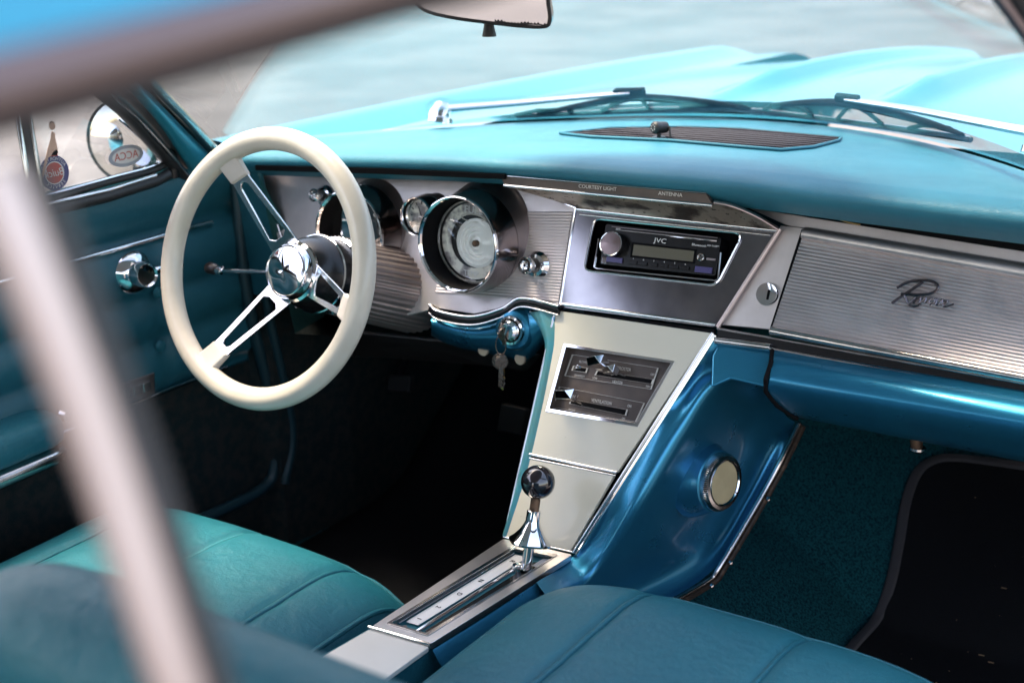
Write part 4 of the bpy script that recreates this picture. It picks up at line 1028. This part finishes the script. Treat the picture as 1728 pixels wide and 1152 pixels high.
arctext('SERVICE', sc0+Vector((.0012, 0, 0)), RS*.81, 218, 322, RS*.27, M['stw'], s1_, True)
def lady():
    def q(y, z): return sc0+Vector((.0013, y, z))
    def blob(pts, mt, nm): prism(nm, [q(a*RS, b*RS) for a, b in pts], (.0003, 0, 0), mt, s1_)
    blob([(-.05, 1.0), (.30, .95), (.42, 1.15), (.40, 1.55), (.36, 1.9), (.38, 2.2), (.20, 2.35), (.12, 2.2), (.02, 1.9), (-.25, 1.4), (-.62, .6), (-.85, .1), (-1.0, -.15), (-.92, -.3), (-.72, 0), (-.5, .5), (-.3, .9)], M['skin'], 'figure')
    lathe('figure_head', [(RS*.21, .001), (0, .0014)], q(.24*RS, 2.62*RS), (1, 0, 0), M['skin'], s1_, seg=20)
    blob([(.05, 2.62), (.1, 2.85), (.25, 2.92), (.42, 2.82), (.45, 2.55), (.38, 2.5), (.35, 2.7), (.15, 2.72)], M['brown'], 'figure_hair')
    blob([(-.1, .95), (.35, .92), (.42, 1.15), (.3, 1.3), (.05, 1.15)], M['red'], 'figure_skirt')
lady()
s2_ = part('oval_sticker', 'small oval club sticker low on the vent window'); c2 = Gv(212, 263, 0.)
def oval(nm, a, b, mt, off, tilt=.22):
    a_ = [c2+Vector((off, math.cos(t)*a*math.cos(tilt)-math.sin(t)*b*math.sin(tilt), math.cos(t)*a*math.sin(tilt)+math.sin(t)*b*math.cos(tilt))) for t in [2*math.pi*k/40 for k in range(40)]]
    prism(nm, a_, (.0003, 0, 0), mt, s2_)
oval('sticker_rim', .032, .0155, M['gst'], .0008, .0); oval('sticker_field', .0255, .0105, M['stw'], .0012, .0)
text('lettering', 'ACCA', c2+Vector((.0017, 0, 0)), (0, -1, 0), (0, 0, 1), .016, M['red'], s2_, ext=.0001)
# outside mirror
mi = part('door_mirror', 'round chrome door mirror with small convex spot mirror'); mc = U(214, 238, x=-.84); aM = Vector((.36, -.93, .04)).normalized()
lathe('mirror_housing', [(.068, .0), (.070, -.006), (.060, -.030), (.03, -.045), (0, -.048)], mc, aM, M['chrome'], mi, seg=48)
lathe('mirror_glass', [(.066, .0), (.064, .0012), (.03, .0012), (0, .0012)], mc, aM, mat('mirror_silver', (.75, .74, .70), .03, 1.), mi, seg=48)
lathe('mirror_rim', [(.066, -.002), (.069, .003), (.071, -.003)], mc, aM, M['rubber'], mi, seg=48)
sm = U(182, 236, x=mc.x+.012)
a_, u_, v_ = frame(aM); sm = mc+v_*(-.022 if v_.x > 0 else .022)*1+u_*.004
sp2 = U(181, 235, pl=(tuple(mc), tuple(aM)))
lathe('spot_mirror', [(.0275, .001), (.027, .004), (.018, .0075), (.008, .009), (0, .0094)], sp2, aM, mat('spot_silver', (.9, .9, .9), .02, 1.), mi, seg=40)
tube('mirror_foot', [mc-aM*.02+Vector((0, 0, -.05)), Vector((mc.x+.03, mc.y, .93))], .014, M['chrome'], mi, seg=12)
# hinge-side pillar / kick panel / seal
kp = part('kick_panel')
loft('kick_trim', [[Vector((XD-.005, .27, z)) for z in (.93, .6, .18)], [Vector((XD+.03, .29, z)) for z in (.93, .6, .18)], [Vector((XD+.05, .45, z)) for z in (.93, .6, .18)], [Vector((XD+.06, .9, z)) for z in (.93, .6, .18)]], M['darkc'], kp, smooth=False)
tube('door_seal', spline([Vector((XD+.012, .262, .93)), Vector((XD+.014, .262, .70)), S(462, 700, .014), S(462, 790, .014), S(445, 822, .014), S(400, 848, .014), S(330, 880, .014)], 6), .010, M['seal'], kp, seg=12)
tube('door_seal', spline([Vector((XD+.030, .285, .93)), Vector((XD+.032, .285, .70)), S(492, 715, .03), S(480, 815, .03)], 6), .008, M['seal'], kp, seg=12)
prism('dash_end_panel', [Vector((XD+.0, .25, .94)), U(436, 290, y=.245), U(500, 560, y=.245), U(590, 565, y=.25), Vector((-.50, .26, .70)), Vector((XD+.0, .27, .70))], (0, .01, 0), M['doorv'], ld, bev=.003)

# ================================================================== FLOOR
def floorz(x, y):
    z = .235+.0*y
    if y > .55: z += (y-.55)*.75
    tn = max(0, 1-((x-.01)/.30)**2); z += .17*tn**1.3
    return z
grid('carpet', lambda u, v: Vector((-.72+1.5*u, -.95+2.0*v, floorz(-.72+1.5*u, -.95+2.0*v)+.0018*noise.noise(Vector((u*90, v*120, 0))))), 150, 160, M['carpet'], car)
prism('firewall', [Vector((-.75, 1.03, .2)), Vector((.8, 1.03, .2)), Vector((.8, .80, .93)), Vector((-.75, .80, .93))], (0, .01, 0), M['carpet'], car)
def fm(px, py, off=.010): return march(px, py, lambda a, b, c: c-floorz(a, b)-off, 1., 3.2)
mo = [(1404, 1135), (1440, 1088), (1480, 1042), (1502, 985), (1516, 920), (1528, 850), (1546, 800), (1572, 778), (1615, 772), (1728, 786), (1860, 806)]
mp = [fm(*p) for p in mo]
mp = [mp[0]+Vector((.03, -.45, 0)), mp[0]+Vector((.01, -.15, 0))]+mp
ms = spline(mp, 5)
far = [Vector((.76, p.y, floorz(.76, p.y)+.010)) for p in ms]
pm = empty('floor_mat', 'black carpet mat with grey bound edge and bits of grit in the passenger footwell', 'floor mat', 'black floor mats')
rows = []
for k in range(9):
    t = k/8
    rows.append([Vector((p.x*(1-t)+q.x*t, p.y, (floorz(p.x*(1-t)+q.x*t, p.y)+.010))) for p, q in zip(ms, far)])
loft('mat_pile', rows, M['matc'], pm)
tube('mat_binding', ms, .0085, M['matedge'], pm, seg=8, flat=.6)
# grit on the mat: one scattering too fine to count
vs, fs = [], []
for i in range(48):
    x = random.uniform(.32, .70); y = random.uniform(.15, .95); z = floorz(x, y)+.0125; l = random.choice([.001, .0012, .0015, .004]); a = random.uniform(0, 3.1)
    d = Vector((math.cos(a)*l, math.sin(a)*l, 0)); e = Vector((-math.sin(a)*.0007, math.cos(a)*.0007, .0003)); p = Vector((x, y, z)); b_ = len(vs)
    vs += [p-d-e, p+d-e, p+d+e, p-d+e+Vector((0, 0, .0004))]; fs.append([b_, b_+1, b_+2, b_+3])
gr = mesh('grit', vs, fs, mat('straw_grit', (.22, .14, .08), .9)); gr['kind'] = 'stuff'; gr['label'] = 'straw and grit scattered on the black mat'; gr['category'] = 'grit'
dm = empty('floor_mat', "dark floor mat lying in the driver's footwell beside the seat", 'floor mat', 'black floor mats')
rows = [[Vector((x, y, floorz(x, y)+.011)) for y in [-.1+1.05*k/14 for k in range(15)]] for x in [-.64+.38*j/8 for j in range(9)]]
loft('mat_pile', rows, M['matc'], dm, thick=.004)
# glovebox lamp switch / hanging connector
hk = part('hanging_sensor', 'rusty plug hanging under the passenger dash')
hp = U(1546, 752, y=.42)
tube('plug_body', [hp+Vector((-.002, 0, .02)), hp+Vector((.001, 0, -.002))], [.0085, .0078], M['brown'], hk, seg=14)
lathe('plug_flange', [(0, .003), (.0105, .003), (.011, 0), (.009, -.003), (0, -.003)], hp+Vector((.002, 0, -.004)), (0, 0, 1), M['wchrome'], hk, seg=20)
# rocker & shell so that daylight only enters through the glass
prism('bulkhead_floor', [(-.8, -2.4, .2), (.82, -2.4, .2), (.82, 1.0, .2), (-.8, 1.0, .2)], (0, 0, -.05), M['mblack'], car)

# ================================================================== SEATS
def cushion(parent, x0, x1, y0, y1, ztop, zbot, crown, name='seat_cushion', pip=(), flat=.0):
    """upholstered block, front edge at y1; rounded shoulders"""
    nx, ny = 110, 60; rows = []
    def top(u, v):
        ex = 1-abs(2*u-1)**6; ey = 1-max(0, (v-.78)/.22)**3*.8
        z = ztop+crown*(ex**.8)*(1-(2*u-1)**2*.35)-(1-ey)*.055-(1-ex)*.020
        x = x0+(x1-x0)*u; y = y0+(y1-y0)*v
        for px_ in pip: z -= .006*math.exp(-((x-px_)/.008)**2)-.0016*noise.noise(Vector((px_*50, y*38, 0)))*math.exp(-((x-px_)/.03)**2)
        z += .0016*noise.noise(Vector((x*9, y*14, 1)))
        return Vector((x, y, z))
    g = [[top(i/nx, j/ny) for j in range(ny+1)] for i in range(nx+1)]
    vs = [p for r in g for p in r]; m_ = ny+1; fs = [[i*m_+j, (i+1)*m_+j, (i+1)*m_+j+1, i*m_+j+1] for i in range(nx) for j in range(ny)]
    edge = [i*m_+ny for i in range(nx+1)]; b0 = len(vs)
    # side skirts all round, bulging
    loop = [(0, j) for j in range(ny+1)]+[(i, ny) for i in range(1, nx+1)]+[(nx, j) for j in range(ny-1, -1, -1)]+[(i, 0) for i in range(nx-1, 0, -1)]
    prev = [i*m_+j for i, j in loop]; cx_ = (x0+x1)/2; cy_ = (y0+y1)/2
    for q in range(1, 7):
        t = q/6; cur = []
        for i, j in loop:
            p = g[i][j]; out = Vector((1 if i == nx else (-1 if i == 0 else 0), 1 if j == ny else (-1 if j == 0 else 0), 0))
            bul = .014*math.sin(math.pi*min(1, t*1.05))**.8; z = p.z*(1-t)+zbot*t
            cur.append(len(vs)); vs.append(Vector((p.x, p.y, z))+out*bul)
        n = len(loop)
        for k in range(n): l = (k+1) % n; fs.append([prev[k], prev[l], cur[l], cur[k]])
        prev = cur
    o = mesh(name, vs, fs, M['vinyl'], parent, smooth=True)
    return g, o
ds_ = part('front_seat', "driver's teal vinyl bucket seat with piping and a centre button")
fr_y = -.052; xr_ = -.117
g, _ = cushion(ds_, -.615, xr_, -.62, fr_y, .500, .33, .026, pip=(-.19, -.355, -.52))
def gtop(g, x, y, x0, x1, y0, y1, dz=0):
    nx, ny = len(g)-1, len(g[0])-1; u = min(max((x-x0)/(x1-x0), 0), 1)*nx; v = min(max((y-y0)/(y1-y0), 0), 1)*ny
    i, j = min(int(u), nx-1), min(int(v), ny-1); a, b = u-i, v-j
    p = g[i][j]*(1-a)*(1-b)+g[i+1][j]*a*(1-b)+g[i][j+1]*(1-a)*b+g[i+1][j+1]*a*b; return p+Vector((0, 0, dz))
def on(x, y, dz=.001): return gtop(g, x, y, -.615, xr_, -.62, fr_y, dz)
for x, r in ((-.190, .0030), (-.52, .0030)): tube('piping', [on(x, -.6+(fr_y-.004+.6)*k/30) for k in range(31)], r, M['vinyl'], ds_, seg=8)
tube('piping', [on(xr_+.001, -.6+(fr_y+.6)*k/30, .000) for k in range(31)]+[on(-.13-.45*k/20, fr_y+.001, .0) for k in range(21)], .0034, M['vinyl'], ds_, seg=8)
def stitches(pts, name, parent):
    vs, fs = [], []
    pts = [Vector(p) for p in pts]; L = 0
    for a, b in zip(pts[:-1], pts[1:]):
        d = (b-a); l = d.length; d.normalize(); n_ = max(1, int(l/.0045)); s = d.cross(Vector((0, 0, 1))).normalized()*.0006
        for i in range(n_):
            p = a+d*(l*i/n_); q = p+d*.003; b_ = len(vs); vs += [p-s, q-s, q+s, p+s]; fs.append([b_, b_+1, b_+2, b_+3])
    mesh(name, vs, fs, mat('stitch_thread', (.05, .30, .34), .6), parent)
stitches([on(-.355, -.30+(.245)*k/16, .0016) for k in range(17)], 'stitching', ds_)
stitches([on(-.345+.150*k/10, -.300-.0*k, .0016) for k in range(11)], 'stitching', ds_)
lathe('seat_button', [(0, .005), (.007, .004), (.0095, 0)], on(-.357, -.302, .0), (0, 0, 1), M['wood'], ds_, seg=24)
ps_ = part('front_seat', 'passenger teal vinyl bucket seat, its backrest out of focus in the foreground')
px0, px1 = .078, .60
g2, _ = cushion(ps_, px0, px1, -.62, .010, .545, .34, .032, pip=(.215, .40))
def on2(x, y, dz=.001): return gtop(g2, x, y, px0, px1, -.62, .010, dz)
tube('piping', [on2(.215, -.6+(.59)*k/30) for k in range(31)], .0036, M['vinyl'], ps_, seg=8)
tube('piping', [on2(px0+.002, -.6+(.594)*k/30, -.001) for k in range(31)]+[on2(px0+(px1-px0)*k/20, -.0055, -.001) for k in range(1, 21)], .0030, M['vinyl'], ps_, seg=8)
tube('piping', [on2(.40, -.6+(.59)*k/30) for k in range(31)], .0024, M['vinyl'], ps_, seg=8)
def backrest(parent, x0, x1, yb0, ztop):
    nx, nz = 40, 26; rows = []
    prof = []
    for k in range(nz+1):
        t = k/nz
        if t < .45: z = .40+(ztop-.05-.40)*t/.45; off = .0; prof.append((yb0+.17-.17*t/.45*.9, z))
    for a in range(0, 181, 20):
        prof.append((yb0-.035+.053*math.cos(R_(a)), ztop-.045+.045*math.sin(R_(a))))
    prof.append((yb0-.10, .40))
    for i in range(nx+1):
        u = i/nx; e = 1-abs(2*u-1)**7; x = x0+(x1-x0)*u; cen = yb0-.03
        rows.append([Vector((x, cen+(y-cen)*(.35+.65*e), (z if z < .5 else z-(1-e)*.05+.0*(math.sin(math.pi*u))))) for y, z in prof])
    loft('backrest', rows, M['vinyl'], parent)
    if x0 < 0: tube('backrest_piping', [Vector((x0+(x1-x0)*(.03+.94*k/20), yb0+.012, ztop-.012-.05*abs(2*(.03+.94*k/20)-1)**7)) for k in range(21)], .004, M['vinyl'], parent, seg=8)
backrest(ps_, .045, .60, -.700, .893); backrest(ds_, -.62, -.09, -.72, .88)

# ================================================================== SMALL THINGS
mic = empty('microphone', 'small black clip-on microphone standing on the dashboard grille', 'microphone')
mb = march(1112, 232, lambda a, b, c: c-padz(a, b)-.004, 1., 2.6)
mcn = mb+Vector((0, 0, .014)); am = Vector((-.35, -1, .1)).normalized()
lathe('microphone_head', [(0, .012), (.006, .0115), (.0085, .009), (.0088, .002), (.0080, .0), (.0084, -.003), (.0080, -.012), (.005, -.015), (0, -.015)], mcn, am, M['rubber'], mic, seg=28)
for k in range(6):
    a = k*math.pi/3; _, u, v = frame(am); lathe('microphone_port', [(.0008, .0118), (0, .0119)], mcn+(u*math.cos(a)+v*math.sin(a))*.0038, am, M['stw'], mic, seg=8)
tube('clip', [mcn+Vector((.006, .006, -.002)), mcn+Vector((.012, .008, .001)), mb+Vector((.016, .004, .001))], .0016, M['rubber'], mic, seg=8)
tube('stand', [mcn+Vector((0, 0, -.004)), mb], .0030, M['rubber'], mic, seg=8)
lathe('foot', [(0, .002), (.009, .002), (.010, 0)], mb-Vector((0, 0, .001)), (0, 0, 1), M['rubber'], mic, seg=20)
# inside mirror
im = part('rear_view_mirror', 'chrome backed rear view mirror with flaking silver along its edge')
IMP = PL(U(825, 30, y=.02), (.30, -1, -.12)); nI = Vector(IMP[1])
def Mi(px, py, off=0.): return U(px, py, pl=IMP, off=off)
ol_ = spline([Mi(*p) for p in [(716, 17), (760, 29), (825, 38), (880, 44), (918, 45), (928, 36), (926, 10), (916, -18), (850, -30), (730, -30), (700, -5)]], 4, closed=True)
cen = sum(ol_, Vector())/len(ol_)
prism('mirror_shell', ol_, -nI*.018, M['wchrome'], im, bev=.004)
tube('mirror_rim', [p+nI*.0005 for p in ol_], .0022, M['rubber'], im, closed=True, seg=8)
prism('mirror_glass', [cen+(p-cen)*.965+nI*.0006 for p in ol_], nI*.0008, mat('silvered', (.78, .78, .78), .03, 1., dirt=(60, (.12, .09, .08), .68)), im)
fl = []
for i in range(16):
    px = 835+i*5.6; h = random.uniform(2, 6); fl += [(px, 38.5+i*.35-h), (px+3, 38.8+i*.35-h*.4)]
prism('flaked_edge', [Mi(x, y, .0018) for x, y in fl]+[Mi(x, y+.5, .0018) for x, y in [(922, 42), (880, 41.5), (835, 37)]], nI*.0002, M['rubber'], im)
lathe('day_night_tab', [(.0055, 0), (.0065, .006), (.0080, .012), (.0080, .014), (0, .014)], Mi(825, 40, -.008), (0, 0, -1), M['rubber'], im, seg=16)
tube('mirror_stem', [cen-nI*.02, Vector((cen.x, cen.y+.06, 1.27))], .007, M['chrome'], im, seg=12)
